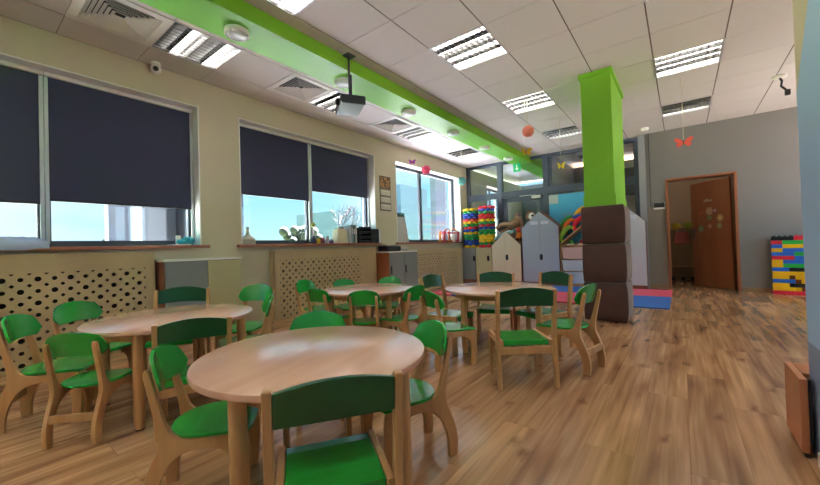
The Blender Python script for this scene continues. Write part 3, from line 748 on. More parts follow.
obj('side_sheet', MB().box(-.10, .12, .087, .12, 0, .25), mat('pale_blue_card', 'c6d2e2', .6), t)
t = thing('sewing_machine', 'black and beige machine on the two-door grey cabinet', 'machine', (-4.20, 4.92, .858))
obj('base', MB().box(-.10, .13, -.24, .14, 0, .095), mat('navy_black_shell', '1c1f2a', .5), t, bevel=.02, seg=3)
obj('top_cover', MB().box(-.09, .11, -.26, .06, .096, .13), mat('beige_shell', 'c2b8a0', .5), t, bevel=.012)
obj('cable', MB().tube([(.08, .14, .05), (.10, .22, .03), (.12, .30, .045), (.09, .36, .02)], .016, 8), mat('pale_hose', 'b8b8b4', .5), t, smooth=True)
# wall calendar
t = thing('wall_calendar', 'long three-month calendar with a picture on the wall pier', 'calendar', (XW+.002, 5.05, 1.62))
obj('backing', MB().box(0, .006, -.155, .15, 0, .65), mat('dark_card', '5a4a3c', .6), t)
mc = bpy.data.materials.new('sunset_picture'); mc.use_nodes = True; ntc = mc.node_tree; bc = ntc.nodes['Principled BSDF']
tcx = N(ntc, 'ShaderNodeTexCoord'); nn = N(ntc, 'ShaderNodeTexNoise'); nn.inputs['Scale'].default_value = 14; ntc.links.new(tcx.outputs['Object'], nn.inputs['Vector'])
rr_ = N(ntc, 'ShaderNodeValToRGB'); ntc.links.new(nn.outputs['Fac'], rr_.inputs[0]); rr_.color_ramp.elements[0].color = lin('4a2a24'); rr_.color_ramp.elements[0].position = .35; rr_.color_ramp.elements[1].color = lin('d8a060'); rr_.color_ramp.elements[1].position = .7
ntc.links.new(rr_.outputs[0], bc.inputs['Base Color'])
obj('picture', MB().box(.0065, .009, -.14, .135, .43, .63), mc, t)
for k in range(3):
    p = obj('month_sheet', MB().box(.0065, .009, -.14, .135, .022+k*.135, .022+k*.135+.122), mat('calendar_paper', 'dcd6c4', .7), t)
    mb = MB().box(.0092, .0105, -.14, .135, .022+k*.135+.098, .022+k*.135+.122)
    for a in range(7):
        for b in range(5): mb.box(.0092, .0098, -.118+a*.036, -.105+a*.036, .032+k*.135+b*.012, .038+k*.135+b*.012)
    obj('date_print', mb, mat('calendar_ink', '8a8478', .7), p)
# flip-chart board in far window recess
t = thing('board', 'pale tall board with a dark green top leaning in the far window', 'board', (-4.46, 5.60, WZ0))
obj('panel', MB().hexa([(-.03, -.19, 0), (.0, -.19, 0), (.0, .21, 0), (-.03, .21, 0), (-.09, -.19, .585), (-.06, -.19, .585), (-.06, .15, .585), (-.09, .15, .585)]), mat('board_grey', 'b9b4ae', .5), t)
obj('top_strip', MB().hexa([(-.095, -.19, .52), (-.0535, -.19, .52), (-.0535, .155, .52), (-.095, .155, .52), (-.10, -.19, .60), (-.058, -.19, .60), (-.058, .13, .60), (-.10, .13, .60)]), mat('board_dark_green', '2c4a44', .5), t)
# red-white toy crate on the far sill
t = thing('toy_crate', 'red, orange and white slatted toy crate on the far window sill', 'toy', (-4.50, 7.52, WZ0))
cols_ = ['d8344a', 'e88830', 'f0eee8', 'd8344a', 'e06a80']
for k, y in enumerate((-.36, -.14, .08, .28)):
    obj('post', MB().tube([(.05, y, 0), (.05, y+.02, .26)], .028, 8), mat('crate_'+cols_[k], cols_[k], .4), t)
    obj('post', MB().tube([(-.07, y, 0), (-.07, y+.02, .26)], .028, 8), mat('crate_'+cols_[(k+1) % 5], cols_[(k+1) % 5], .4), t)
obj('rail', MB().box(.0, .10, -.40, .32, .20, .235), mat('crate_d8344a', 'd8344a', .4), t, bevel=.008)
obj('rail', MB().box(-.11, .0, -.38, .34, .02, .05), mat('crate_e88830', 'e88830', .4), t, bevel=.008)
obj('bucket', MB().lathe([(.09, .0), (.10, .16), (.09, .17)], 16, (-.01, .17, .052)), M_white, t, smooth='auto')
obj('bucket', MB().lathe([(.07, .0), (.08, .12), (.06, .13)], 16, (-.01, -.25, .052)), mat('crate_f0eee8', 'f0eee8', .4), t, smooth='auto')
obj('ribbon', MB().tube([(.05, -.34, .25), (.03, -.2, .31), (.04, -.05, .27), (.02, .1, .33), (.05, .28, .25)], .016, 6), mat('crate_e88830', 'e88830', .4), t, smooth=True)

# ================================================================== FAR END FURNITURE
YF0, YF1 = 7.85, 8.255
def slot(parent, x, z, y=YF0, r=.032):
    pts = [(r*math.cos(a), r*math.sin(a)) for a in [PI*i/8 for i in range(9)]]; pts = [(p[0], p[1]+.035) for p in pts]+[(-p[0], -p[1]-.035) for p in pts]
    obj('handle_slot', MB().prism(pts, lambda p: Vector((x+p[0], y-.021, z+p[1])), lambda p: Vector((x+p[0], y-.0195, z+p[1]))), M_black, parent)
def flat_cabinet(x0, x1, zt, m, label, hx):
    t = thing('low_cabinet', label, 'cabinet', (0, 0, 0))
    obj('carcass', MB().box(x0, x1, YF0, YF1, 0, zt), M_brownw, t)
    d = obj('door', MB().box(x0+.004, x1-.004, YF0-.019, YF0-.001, .09, zt-.004), m, t, bevel=.002)
    slot(d, hx, .6)
    return t
flat_cabinet(-4.38, -4.0, .86, M_greyp, 'low grey corner cabinet under the left tower of bead rings', -4.03)
flat_cabinet(-3.99, -3.57, .86, M_yell, 'low cream cabinet between grey corner cabinet and cream house cabinet', -3.66)
def house(x0, x1, ze, zp, m, label, YF1=YF1):
    t = thing('house_cabinet', label, 'cabinet', (0, 0, 0), 0, 'house-shaped cabinets')
    xc = (x0+x1)/2
    P = [(x0, 0), (x1, 0), (x1, ze), (xc, zp), (x0, ze)]
    obj('carcass', MB().prism(P, lambda p: Vector((p[0], YF0, p[1])), lambda p: Vector((p[0], YF1, p[1]))), M_brownw, t)
    g = .004
    for s, poly in ((-1, [(x0+g, .08), (xc-.002, .08), (xc-.002, zp-.012), (x0+g, ze-.002)]), (1, [(xc+.002, .08), (x1-g, .08), (x1-g, ze-.002), (xc+.002, zp-.012)])):
        d = obj('door', MB().prism(poly, lambda p: Vector((p[0], YF0-.02, p[1])), lambda p: Vector((p[0], YF0-.001, p[1]))), m, t)
    slot(d, xc+.02, .62)
    if zp > 1.4:
        for q0, q1 in ((xc-.19, xc-.03), (xc+.03, xc+.19)):
            obj('name_card', MB().box(q0, q1, YF0-.0225, YF0-.0205, ze+.06, ze+.13), mat('white_card', 'd4dae6', .6), t)
    return t
house(-3.56, -2.87, .90, 1.23, M_cream, 'cream house-shaped cabinet left of the tall grey one')
house(-2.83, -2.05, 1.27, 1.62, M_greyhouse, 'tall blue-grey house-shaped cabinet in the middle of the far wall')
house(-1.16, -.52, 1.27, 1.60, mat('white_laminate', 'c8ccd2', .45), 'white house-shaped cabinet right of the cushioned column', 8.10)
# half-house shelf with drawers
t = thing('shelf_unit', 'wooden shelf with sloping top and pale drawers beside the column', 'shelf', (0, 0, 0))
sx0, sx1 = -2.03, -1.18
c = MB().box(sx0, sx0+.025, YF0, YF1, 0, .87).box(sx1-.025, sx1, YF0, YF1, 0, 1.62).box(sx0, sx1, YF1-.012, YF1, 0, .87).box(sx0, sx1, YF0, YF1, .845, .87).box(sx0, sx1, YF0, YF1, 0, .06)
c.prism([(sx0, .87), (sx1-.025, 1.60), (sx1-.025, 1.625), (sx0, .90)], lambda p: Vector((p[0], YF0, p[1])), lambda p: Vector((p[0], YF1, p[1])))
obj('carcass', c, M_beech, t)
for k, (z0, z1, cc) in enumerate(((.58, .83, 'd9b4b0'), (.33, .565, 'ccd2d8'), (.07, .315, 'd2d6da'))):
    d = obj('drawer', MB().hexa([(sx0+.05, YF0+.01, z0), (sx1-.05, YF0+.01, z0), (sx1-.05, YF1-.03, z0), (sx0+.05, YF1-.03, z0), (sx0+.03, YF0-.01, z1-.03), (sx1-.03, YF0-.01, z1-.03), (sx1-.03, YF1-.03, z1-.03), (sx0+.03, YF1-.03, z1-.03)]), mat('drawer_'+cc, cc, .5), t)
    obj('rim', MB().box(sx0+.027, sx1-.027, YF0-.02, YF0+.02, z1-.03, z1-.01), mat('drawer_'+cc, cc, .5), d, bevel=.004)
for k, (x, c_, s_, lab) in enumerate(((-1.84, '4f9a3c', .05, 'small green toy on the shelf under the sloping top'), (-1.62, 'd83a4a', .055, 'small red toy ball on the shelf under the sloping top'), (-1.42, '2c3038', .05, 'small black toy on the shelf beside the red ball'))):
    tt = thing('small_toy', lab, 'toy', (x, 7.97, .87), 0, 'small toys on the sloping shelf')
    mb = MB().ball((0, 0, s_), s_, 12, 8)
    obj('body', mb, mat('toy_'+c_, c_, .4), tt, smooth=True)
    obj('foot', MB().box(-.08, .06, -.05, .05, 0, .02), mat('toy_white', 'd8e0d8', .4), tt, bevel=.004)
# coloured river stones / hoops leaning on the sloping top
for k, (x, z, c_, rot, lab) in enumerate((( -1.93, 1.29, '2f9a48', .95, 'green arched toy leaning highest behind the orange one'), (-1.86, 1.23, 'ee7a2c', .95, 'orange arched toy on the sloping shelf'), (-1.90, 1.07, '86b83a', .95, 'lime arched toy low on the sloping shelf'),
                                          (-1.60, 1.50, 'f2b51e', .62, 'yellow arched toy at the top of the slope by the column'), (-1.72, 1.335, '2f5fd0', .66, 'blue arched toy in the middle of the slope'), (-1.63, 1.285, 'e0283c', .72, 'red arched toy lying along the slope'))):
    tt = thing('arched_toy', lab, 'toy', (x, (8.12, 8.02, 7.92, 8.06, 8.04, 7.94)[k], z+.02), 0, 'arched balance toys on the slope')
    Mx = Matrix.Rotation(-rot, 4, 'Y')
    arc = [Mx @ Vector((.17*math.cos(a), 0, .085*math.sin(a))) for a in [PI*i/10 for i in range(11)]]
    mb = MB(); mb.tube(arc, [.035+.02*math.sin(PI*i/10) for i in range(11)], 10)
    obj('arch', mb, mat('toy_'+c_, c_, .4), tt, smooth=True)
    obj('end_cap', MB().ball(arc[0], .042, 10, 7).ball(arc[-1], .042, 10, 7), mat('toy_'+c_, c_, .4), tt, smooth=True)
# towers of bead rings
YEL, GRN, RED, BLU = 'f0c020', '1f9a44', 'dc2438', '2448b8'
def tower(x, zt, seq, label):
    t = thing('bead_tower', label, 'toy tower', (x, 8.02, .861), 0, 'towers of bead rings')
    n = len(seq); h = (zt-.861)/n
    for k, c_ in enumerate(seq):
        mb = MB()
        for i in range(7):
            a = 2*PI*(i+.5*(k % 2))/7
            mb.ball((.148*math.cos(a), .148*math.sin(a), h*(k+.5)), .064, 12, 8, (1, 1, .66))
        mb.lathe([(.13, h*(k+.3)), (.13, h*(k+.7))], 16)
        obj('bead_ring', mb, mat('bead_'+c_, c_, .3), t, smooth=True)
tower(-4.17, 1.84, [YEL, BLU, BLU, GRN, GRN, YEL, BLU, RED, GRN, YEL, RED, BLU, BLU, GRN, YEL], 'left tower of coloured bead rings with a yellow top')
tower(-3.755, 1.86, [RED, GRN, YEL, YEL, YEL, GRN, GRN, BLU, RED, GRN, YEL, RED, RED, GRN, BLU, RED], 'right tower of coloured bead rings with a red top')
# plush toy lying over the cream house
t = thing('plush_toy', 'brown plush animal with a white face lying across the cabinets', 'plush toy', (-2.98, 8.06, 1.265))
b = MB()
b.ball((0, 0, .16), .12, 14, 10, (1.5, .9, .95), Matrix.Rotation(-.35, 4, 'Y')).ball((-.16, 0, .10), .11, 14, 10, (1.2, .9, .9))
b.tube(catmull([(-.2, -.03, .12), (-.38, -.06, .12), (-.52, -.04, .04)], 4), .055, 8, r1=.045).tube(catmull([(-.15, .05, .06), (-.32, .06, .0), (-.5, .05, -.08)], 4), .055, 8, r1=.045)
b.tube(catmull([(.10, -.08, .18), (.13, -.12, .06), (.10, -.13, -.07)], 4), .048, 8, r1=.04).tube(catmull([(.05, .06, .22), (-.08, .08, .30), (-.02, .08, .36)], 4), .04, 8, r1=.035)
b.ball((.29, -.01, .27), .115, 14, 10)
obj('body', b, mat('brown_plush', '97745c', .95, bump=.6, vscale=60, var=.25), t, smooth=True)
obj('face', MB().ball((.33, -.07, .265), .085, 14, 10, (1, .8, 1)), mat('white_plush', 'e6e0d8', .95), t, smooth=True)
obj('eye', MB().ball((.37, -.135, .275), .026, 10, 7), M_black, t, smooth=True)
obj('ear', MB().ball((.24, .0, .38), .045, 10, 7), mat('brown_plush', '97745c', .95), t, smooth=True)
obj('nose', MB().ball((.42, -.09, .235), .022, 10, 7), M_black, t, smooth=True)
t = thing('folded_cloth', 'pale turquoise cloth draped under the plush animal', 'cloth', (-3.31, 8.02, 1.02))
mb = MB(); V = []
for i in range(9):
    row = []
    for j in range(6):
        u, v = i/8, j/5
        row.append(mb.bm.verts.new((-.2+.42*u, -.16+.3*v, .02+.20*u+.05*math.sin(v*7+u*3))))
    V.append(row)
for i in range(8):
    for j in range(5): mb.face([V[i][j], V[i+1][j], V[i+1][j+1], V[i][j+1]])
o = obj('sheet', mb, mat('turquoise_cloth', 'a9d4d8', .9), t, smooth=True); md = o.modifiers.new('solid', 'SOLIDIFY'); md.thickness = .03
t = thing('plush_toy', 'orange and red plush toy tucked beside the tall grey cabinet', 'plush toy', (-2.93, 7.97, 1.0))
obj('body', MB().ball((0, 0, .1), .085, 14, 10, (1, 1, 1.2)), mat('orange_plush', 'e8792c', .9, var=.2, vscale=20), t, smooth=True)
obj('head', MB().ball((.0, -.02, .24), .07, 14, 10), mat('red_plush', 'e05038', .9), t, smooth=True)
obj('foot', MB().ball((-.04, -.07, .02), .04, 10, 7).ball((.05, -.07, .02), .04, 10, 7), mat('dark_plush', '6a3a24', .9), t, smooth=True)
# blue poster board behind the partition glass
t = thing('poster', 'light blue poster with a white corner on the partition glass', 'poster', (-1.95, 8.265, 1.25))
obj('sheet', MB().box(-.39, .37, -.004, .0, -.33, .74), mat('sky_blue_paper', '4fb4e0', .6), t)
obj('corner', MB().box(-.39, -.19, -.0055, -.0045, .54, .74), mat('pale_paper', 'b8c4c8', .6), t)
obj('lettering', MB().box(-.10, -.02, -.0055, -.0045, .27, .30).box(0, .12, -.0055, -.0045, .275, .30).box(.14, .25, -.0055, -.0045, .265, .295), mat('faded_print', '86a8b8', .6), t)
# thermostat
t = thing('thermostat', 'small dark thermostat display on the wall left of doorway', 'thermostat', (-.31, 8.128, 1.50))
obj('case', MB().box(-.088, .088, -.022, 0, -.012, .115), M_white, t, bevel=.004); obj('screen', MB().box(-.082, .082, -.026, -.0225, .02, .11), M_black, t)
# store items behind glass / closet
t = thing('dark_cupboard', 'dark cupboard high in the room behind the partition glass', 'cupboard', (-1.05, 10.2, 2.05))
obj('body', MB().box(-.4, .4, -.2, .19, 0, .62), mat('dark_brown_laminate', '3e3432', .5), t); obj('door', MB().box(-.39, .39, -.22, -.201, .01, .61), mat('darker_laminate', '352c2b', .5), t)
t = thing('closet_shelf', 'wooden shelf rack seen through the open doorway', 'shelf', (.1, 9.82, 0))
obj('shelf', MB().box(-.6, 1.1, -.2, .2, 1.15, 1.17), M_beech, t); obj('shelf', MB().box(-.6, 1.1, -.2, .2, .30, .32), M_beech, t)
obj('side', MB().box(-.6, -.58, -.2, .2, 0, 1.16), M_brownw, t); obj('side', MB().box(1.08, 1.1, -.2, .2, 0, 1.16), M_brownw, t)
random.seed(4)
for k, (x, c_, lab) in enumerate(((-.28, '9aa828', 'yellow-green hat on the closet shelf, leftmost'), (-.08, 'b8b030', 'mustard hat on the closet shelf, in the middle'), (.12, '7f9a2c', 'green hat on the closet shelf beside the door edge'))):
    tt = thing('hat', lab, 'hat', (x, 9.78, 1.171), 0, 'hats on the closet shelf')
    obj('crown', MB().ball((0, 0, .03), .085, 12, 8, (1, 1, .9)), mat('hat_'+c_, c_, .8), tt, smooth=True); obj('brim', MB().lathe([(.11, 0), (.11, .012)], 16), mat('hat_'+c_, c_, .8), tt)
t = thing('coat', 'pink coat hanging under the closet shelf', 'coat', (-.02, 9.78, 1.145))
obj('body', MB().hexa([(-.12, -.06, -.33), (.16, -.06, -.33), (.16, .06, -.33), (-.12, .06, -.33), (-.07, -.04, -.06), (.08, -.04, -.06), (.08, .04, -.06), (-.07, .04, -.06)]), mat('pink_fabric', 'c87a78', .9), t, bevel=.02)
obj('sleeve', MB().tube([(.09, -.02, -.08), (.15, -.03, -.3)], .035, 8), mat('pink_fabric', 'c87a78', .9), t)
obj('hanger', MB().tube([(-.1, 0, -.07), (0, 0, -.02), (.1, 0, -.07)], .006, 6).tube([(0, 0, -.02), (0, 0, .005)], .004, 6), M_alu, t)
for k, x in enumerate((-.34, -.17, .0, .17)):
    tt = thing('shoe', 'dark shoe on the closet floor, %s' % ('leftmost of the row', 'second from the left', 'third from the left', 'nearest the door leaf')[k], 'shoe', (x, 9.7, 0), 0, 'shoes under the closet shelf')
    obj('upper', MB().ball((0, 0, .06), .06, 10, 8, (.8, 1.9, .8)), M_black, tt, smooth=True); obj('sole', MB().box(-.05, .05, -.12, .11, 0, .022), M_hole, tt, bevel=.008)

# foam play mats
M_mr = mat('red_foam', 'd8506a', .75); M_mb = mat('blue_foam', '2a62b0', .75)
MX = [-.15, -1.25, -2.35, -3.45, -4.0]; MY = [5.72, 6.86, 7.80]
lab_m = {(0, 0): 'blue foam mat tile at the near right corner by the column', (0, 1): 'red foam mat tile right of the column before the white cabinet', (1, 0): 'red foam mat tile behind the back chairs', (1, 1): 'blue foam mat tile before the shelf drawers',
         (2, 0): 'blue foam mat tile before the tall grey cabinet', (2, 1): 'red foam mat tile at the foot of grey house cabinet', (3, 0): 'red foam mat tile by the far radiator cover', (3, 1): 'blue foam mat tile by the corner cabinets'}
for i in range(4):
    for j in range(2):
        mm = M_mb if (i+j) % 2 == 0 else M_mr
        x1, x0 = MX[i], MX[i+1]
        if i == 0 and j == 0: pass
        o = obj('foam_mat', MB().box(x0+.003, x1-.003, MY[j]+.003, MY[j+1]-.003, .001, .022), mm, bevel=.006)
        tag(o, lab_m[(i, j)], 'mat', 'foam play mats')
# padded column sleeves
M_pad = mat('brown_velvet', '4e342d', .8, sheen=.35, var=.12, vscale=9, bump=.15)
for k, lab in enumerate(('lowest brown padded cushion around the green column', 'middle brown padded cushion around the green column', 'topmost brown padded cushion around the green column')):
    z0, z1 = .003+k*.445, .003+(k+1)*.445-.006
    U = [(-.938, 4.585), (-.485, 4.585), (-.485, 5.10), (-.592, 5.10), (-.592, 4.688), (-.917, 4.688), (-.917, 5.10), (-.938, 5.10)]
    mb = MB(); rings = []; nl = 10
    for q in range(nl+1):
        u = q/nl; bl = .026*(1-abs(2*u-1)**3)-.012
        ring = [(-.938, 4.585-bl), (-.82, 4.585-bl*1.5), (-.71, 4.585-bl*1.7), (-.60, 4.585-bl*1.5), (-.495+bl*.6, 4.585-bl*.8), (-.495+bl, 4.70), (-.495+bl*1.4, 4.85), (-.495+bl, 5.0), (-.495+bl*.4, 5.10), (-.592, 5.10), (-.592, 4.688), (-.917, 4.688), (-.917, 5.10), (-.938, 5.10)]
        rings.append([mb.bm.verts.new((p[0], p[1], z0+(z1-z0)*u)) for p in ring])
    for p, q in zip(rings, rings[1:]):
        for i in range(14): mb.face([p[i], p[(i+1) % 14], q[(i+1) % 14], q[i]])
    mb.face(rings[0][::-1]); mb.face(rings[-1])
    o = obj('column_pad', mb, M_pad, bevel=.012, seg=3, smooth='auto')
    tag(o, lab, 'cushion', 'cushions around the column')
# ------------------------------------------------ toy brick wall
BC = {'Y': 'ffc91c', 'R': 'ea2846', 'B': '2a70e0', 'G': '2cbc54', 'K': '17181e', 'D': '7a3a10'}
rows_ = ['RRRRRRRKKRRR', 'YYYYYDYYYKBR', 'YYYKKKKKYBBB', 'BBBBDYYYYYGY', 'YYYDYYYYYYGY', 'YYYYYYYYYYRY', 'BBBKKKKYYYKK', 'YYGGGGGGYRRB', 'YYBBBBKKKKKB', 'RRRRBBGGGGRB', 'BBBBGGGGGKKB', 'YYBBBBGGGGGY', 'BBYYYYYBBBBR', 'RRGGGGGBBBBG', 'KKKKRRRRRRBY']
t = thing('toy_brick_wall', 'low wall of big coloured toy bricks by the far right wall', 'toy brick wall', (1.13, 7.99, 0), math.radians(-14))
BW, BH = .062, .0605
for j, row in enumerate(rows_):
    i = 0
    row = row+row[2:8]
    while i < len(row):
        k = i
        while k < len(row) and row[k] == row[i] and k-i < 4: k += 1
        mb = MB().box(i*BW+.0008, k*BW-.0008, .0, .12, j*BH+.0006, (j+1)*BH-.0006)
        if j == len(rows_)-1:
            for q in range(i, k):
                for yy in (.03, .09): mb.lathe([(.019, 0), (.019, .018)], 10, ((q+.5)*BW, yy, (j+1)*BH-.0006))
        obj('brick', mb, mat('brick_'+row[i], BC[row[i]], .3), t, bevel=.0015, seg=1)
        i = k
# orange-brown wooden box at the wall end
t = thing('wooden_box', 'low orange-brown wooden box at the end of the blue wall', 'box', (.368, 2.145, 0))
M_ob = wood_mat('orange_beech', 'b4714a', 'c48058', .45, 'Z', 7)
obj('front_panel', MB().box(0, .024, 0, .272, .022, .325), M_ob, t, bevel=.002)
obj('body', MB().box(.025, .5, .10, .27, .022, .308), M_ob, t)
obj('top', MB().box(.025, .5, .098, .272, .309, .325), wood_mat('orange_beech_top', '9c5c32', 'ac6a3c', .45, 'X', 7), t, bevel=.002)
obj('edge_strip', MB().box(.0245, .034, .0, .016, .06, .325), M_black, t)
obj('plinth', MB().box(.01, .024, .01, .27, 0, .021), mat('dark_plinth', '3a2a22', .7), t)

# ================================================================== TABLES
def table(x, y, h, r, a0, label):
    t = thing('round_table', label, 'table', (x, y, 0), a0, 'round beech tables')
    obj('tabletop', MB().lathe([(r-.012, h-.026), (r-.003, h-.023), (r, h-.013), (r-.003, h-.003), (r-.012, h)], 72), M_beechT, t, smooth='auto')
    R2 = r*.80
    obj('apron', MB().lathe([(R2, h-.075), (R2, h-.027), (R2-.02, h-.027), (R2-.02, h-.075), (R2, h-.075)], 40, cap=False), M_beechL, t, smooth='auto')
    for k in range(4):
        a = k*PI/2
        lg = obj('leg', MB().lathe([(.021, .008), (.0255, .06), (.0265, h-.0265)], 18, ((r-.06)*math.cos(a), (r-.06)*math.sin(a), 0)), M_beechL, t, smooth='auto')
        obj('foot', MB().lathe([(.02, 0), (.022, .0075)], 14, ((r-.06)*math.cos(a), (r-.06)*math.sin(a), 0)), M_black, lg)
table(-1.17, .89, .525, .435, math.radians(-75), 'round beech table nearest the camera, front of picture')
table(-2.60, .89, .53, .46, math.radians(-43), 'round beech table at left before the long radiator cover')
table(-2.47, 2.54, .53, .455, math.radians(-20), 'round beech table in the middle back before the second radiator cover')
table(-1.36, 3.09, .53, .49, math.radians(-108), 'round beech table before the brown padded column')

# ================================================================== CHAIRS
def ply_chair():
    t = thing('plywood_chair', 'x', 'chair')
    outer = catmull([(-.20, 0), (-.207, .06), (-.198, .13), (-.172, .20), (-.148, .26), (-.150, .32), (-.165, .40), (-.180, .47), (-.191, .525), (-.186, .545), (-.176, .545), (-.168, .53), (-.150, .45), (-.128, .37), (-.108, .315), (-.075, .288), (-.02, .283), (.06, .284), (.135, .284), (.158, .272), (.165, .24), (.168, .16), (.163, .08), (.155, 0)], 3)
    inner = catmull([(.115, 0), (.122, .08), (.118, .15), (.098, .205), (.05, .235), (-.01, .24), (-.065, .228), (-.108, .195), (-.138, .14), (-.155, .08), (-.157, 0)], 3)
    poly = [(p.x, p.y) for p in [Vector((q[0], q[1])) for q in outer+inner]]
    for s in (-1, 1):
        fx = lambda p, o: Vector((s*(.117+.07*(p[0]+.15)+o), p[0], p[1]))
        obj('side_frame', MB().prism(poly, lambda p: fx(p, -.011), lambda p: fx(p, .011)), M_beech, t, bevel=.003)
    obj('stretcher', MB().box(-.102, .102, -.19, -.172, .125, .168), M_beech, t, bevel=.003)
    obj('stretcher', MB().box(-.117, .117, .02, .04, .235, .28), M_beech, t)
    # curved back board
    n = 20; mb = MB(); F, Bk = [], []
    W = .152
    for i in range(n+1):
        u = -1+2*i/n; x = W*u; a = abs(u)
        zt = .60-.045*a**2.2-.055*max(0, (a-.78)/.22)**2; zb = .455+.012*(1-a*a)+.05*max(0, (a-.72)/.28)**1.6
        colF, colB = [], []
        for k in range(7):
            z = zb+(zt-zb)*k/6
            y = -.152-(z-.45)*.25+.035*a*a
            colF.append(mb.bm.verts.new((x, y+.006, z))); colB.append(mb.bm.verts.new((x, y-.006, z)))
        F.append(colF); Bk.append(colB)
    for i in range(n):
        for k in range(6):
            mb.face([F[i][k], F[i+1][k], F[i+1][k+1], F[i][k+1]]); mb.face([Bk[i][k], Bk[i][k+1], Bk[i+1][k+1], Bk[i+1][k]])
        mb.face([F[i][6], F[i+1][6], Bk[i+1][6], Bk[i][6]]); mb.face([F[i][0], Bk[i][0], Bk[i+1][0], F[i+1][0]])
    for i in (0, n):
        for k in range(6): mb.face([F[i][k], F[i][k+1], Bk[i][k+1], Bk[i][k]])
    obj('backrest', mb, M_green, t, smooth='auto')
    # seat: rounded at the rear, wide at the front
    pts = []
    for i in range(13):
        a = PI*i/12; pts.append((.148*math.cos(a), .0-.135*math.sin(a)))
    pts = pts+[(-.152, .06), (-.156, .13), (-.146, .162), (-.10, .172), (0, .176), (.10, .172), (.146, .162), (.156, .13), (.152, .06)]
    top = lambda p: Vector((p[0], p[1], .301-.012*max(0, (p[1]-.1)/.07)**2))
    obj('seat', MB().prism(pts, lambda p: top(p)-Vector((0, 0, .014)), top), M_green, t, bevel=.003)
    return t
def post_chair():
    t = thing('post_chair', 'x', 'chair')
    for s in (-1, 1):
        poly = catmull([(-.19, 0), (-.165, .28), (-.165, .36), (-.195, .637)], 5)
        back = [(p.x, p.y) for p in [Vector(q) for q in poly]]
        fr_ = [(p[0]+(.042-.012*(p[1]/.637)), p[1]) for p in back][::-1]
        obj('leg', MB().prism(back+fr_, lambda p: Vector((s*.185-.0135, p[0], p[1])), lambda p: Vector((s*.185+.0135, p[0], p[1]))), M_beech, t, bevel=.005)
        obj('leg', MB().hexa([(s*.162-.013, .125, 0), (s*.162+.013, .125, 0), (s*.162+.013, .16, 0), (s*.162-.013, .16, 0), (s*.162-.013, .118, .262), (s*.162+.013, .118, .262), (s*.162+.013, .16, .262), (s*.162-.013, .16, .262)]), M_beech, t, bevel=.004)
        obj('side_rail', MB().box(s*.162-.012, s*.162+.012, -.155, .165, .263, .306), M_beech, t, bevel=.004)
    obj('stretcher', MB().box(-.17, .17, -.158, -.140, .215, .262), M_beech, t, bevel=.003)
    # seat with a rolled front edge
    prof = [(-.145, .305), (.10, .305), (.15, .300), (.172, .286), (.178, .27), (.172, .262), (.14, .272), (-.145, .27)]
    obj('seat', MB().prism(prof, lambda p: Vector((-.148, p[0], p[1])), lambda p: Vector((.148, p[0], p[1]))), M_green, t, bevel=.003)
    n = 16; mb = MB(); cols = []
    for i in range(n+1):
        u = -1+2*i/n; x = .171*u; a = u*u
        zt = .655-.028*a; zb = .535-.008*a
        dy = -.018*(1-a)
        ring = [mb.bm.verts.new((x, -.178-(z-.55)*.12+dy+o, z)) for z, o in ((zb, .009), (zt, .009), (zt, -.009), (zb, -.009))]
        cols.append(ring)
    for p, q in zip(cols, cols[1:]):
        for k in range(4): mb.face([p[k], q[k], q[(k+1) % 4], p[(k+1) % 4]])
    mb.face(cols[0]); mb.face(cols[-1][::-1])
    obj('backrest', mb, M_green_shaded, t, bevel=.003, smooth='auto')
    return t
PLY, POST = ply_chair(), post_chair()
used = {}
def place(kind, x, y, deg, s, label, feet=False):
    src = PLY if kind == 'A' else POST
    o = src if kind not in used else copy_tree(src)
    used[kind] = 1
    a = math.radians(deg); off = (.18 if feet else .172)*s
    o.location = (x+off*math.cos(a), y+off*math.sin(a), 0); o.rotation_euler = (0, 0, a-PI/2); o.scale = (s, s, s)
    o['label'] = label; o['group'] = 'green curved plywood chairs' if kind == 'A' else 'green square post chairs'
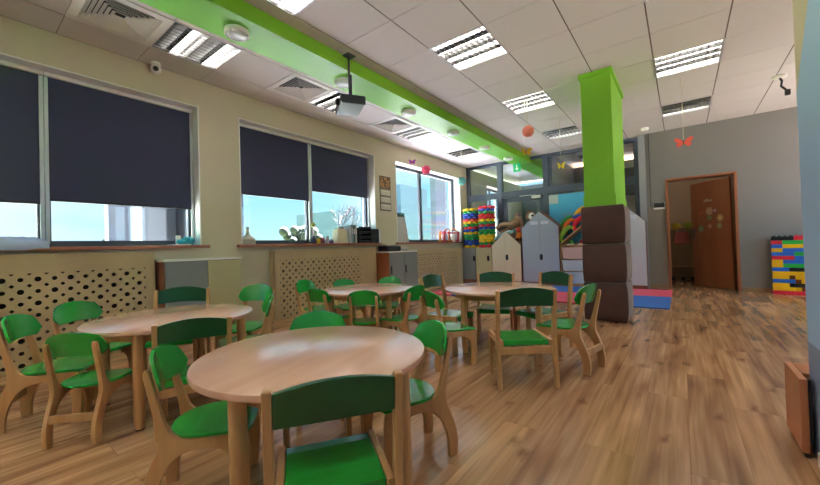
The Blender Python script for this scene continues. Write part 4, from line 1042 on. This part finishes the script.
CH = [
 ('A', -2.993, .226, 60, 1.02, 'green curved plywood chair at the far left edge of the picture', True),
 ('A', -2.40, .37, 137, .92, 'green plywood chair seen from behind at left, nearest side of left table', True),
 ('A', -3.41, .55, 26, 1.02, 'green plywood chair between the left table and long radiator cover', False),
 ('A', -2.99, 1.68, -62, 1.06, 'green plywood chair facing the camera right of the left table', False),
 ('A', -2.42, 1.45, -115, 1.0, 'green plywood chair seen edge-on at the right end of left table', False),
 ('B', -3.24, 1.17, -35, 1.0, 'green post chair behind the left table before the grey cabinet door', False),
 ('B', -2.04, .785, 159, .90, 'green post chair pushed up to the left table, back to the camera', False),
 ('B', -.733, .619, 145.6, .91, 'large shaded green post chair at the bottom, nearest the camera', False),
 ('A', -1.58, .495, 53, .95, 'green plywood chair left of the front table, rounded seat in view', False),
 ('A', -1.56, 1.21, -40, .985, 'green plywood chair behind the front table, only its back visible', False),
 ('A', -.93, 1.40, 244, .95, 'green plywood chair right of the front table with shiny seat', True),
 ('A', -3.33, 2.40, 15, 1.0, 'green plywood chair leftmost at the middle back table', False),
 ('A', -2.67, 2.06, 95, .95, 'green plywood chair in front of the leftmost one at middle back table', False),
 ('A', -3.19, 2.85, -20, .95, 'green plywood chair behind the middle back table by the radiator cover', False),
 ('A', -2.15, 2.14, 130, .95, 'green plywood chair before the middle back table, back to the camera', False),
 ('A', -2.75, 3.19, -65, .97, 'green plywood chair behind the middle back table before the grey cabinet', False),
 ('A', -1.85, 2.50, 178, .98, 'green plywood chair in profile right of the middle back table', False),
 ('B', -.80, 2.245, 128, .985, 'shaded green post chair seen from behind, standing before the right table', False),
 ('A', -.52, 2.80, 167, 1.04, 'green plywood chair at the right of the right table before the column', True),
 ('B', -.95, 3.45, -120, 1.0, 'pale shiny green post chair behind right table next to the column', False),
 ('B', -1.57, 3.52, -70, .97, 'green post chair behind the right table before the cream cabinet', False),
 ('B', -1.90, 2.82, 2, 1.0, 'shaded green post chair at the left end of the right table', False),
 ('A', -1.55, 2.25, 65, .97, 'bright green plywood chair at the left of right table, nearest its left leg', False),
]
for c in CH: place(c[0], c[1], c[2], c[3], c[4], c[5], c[6])
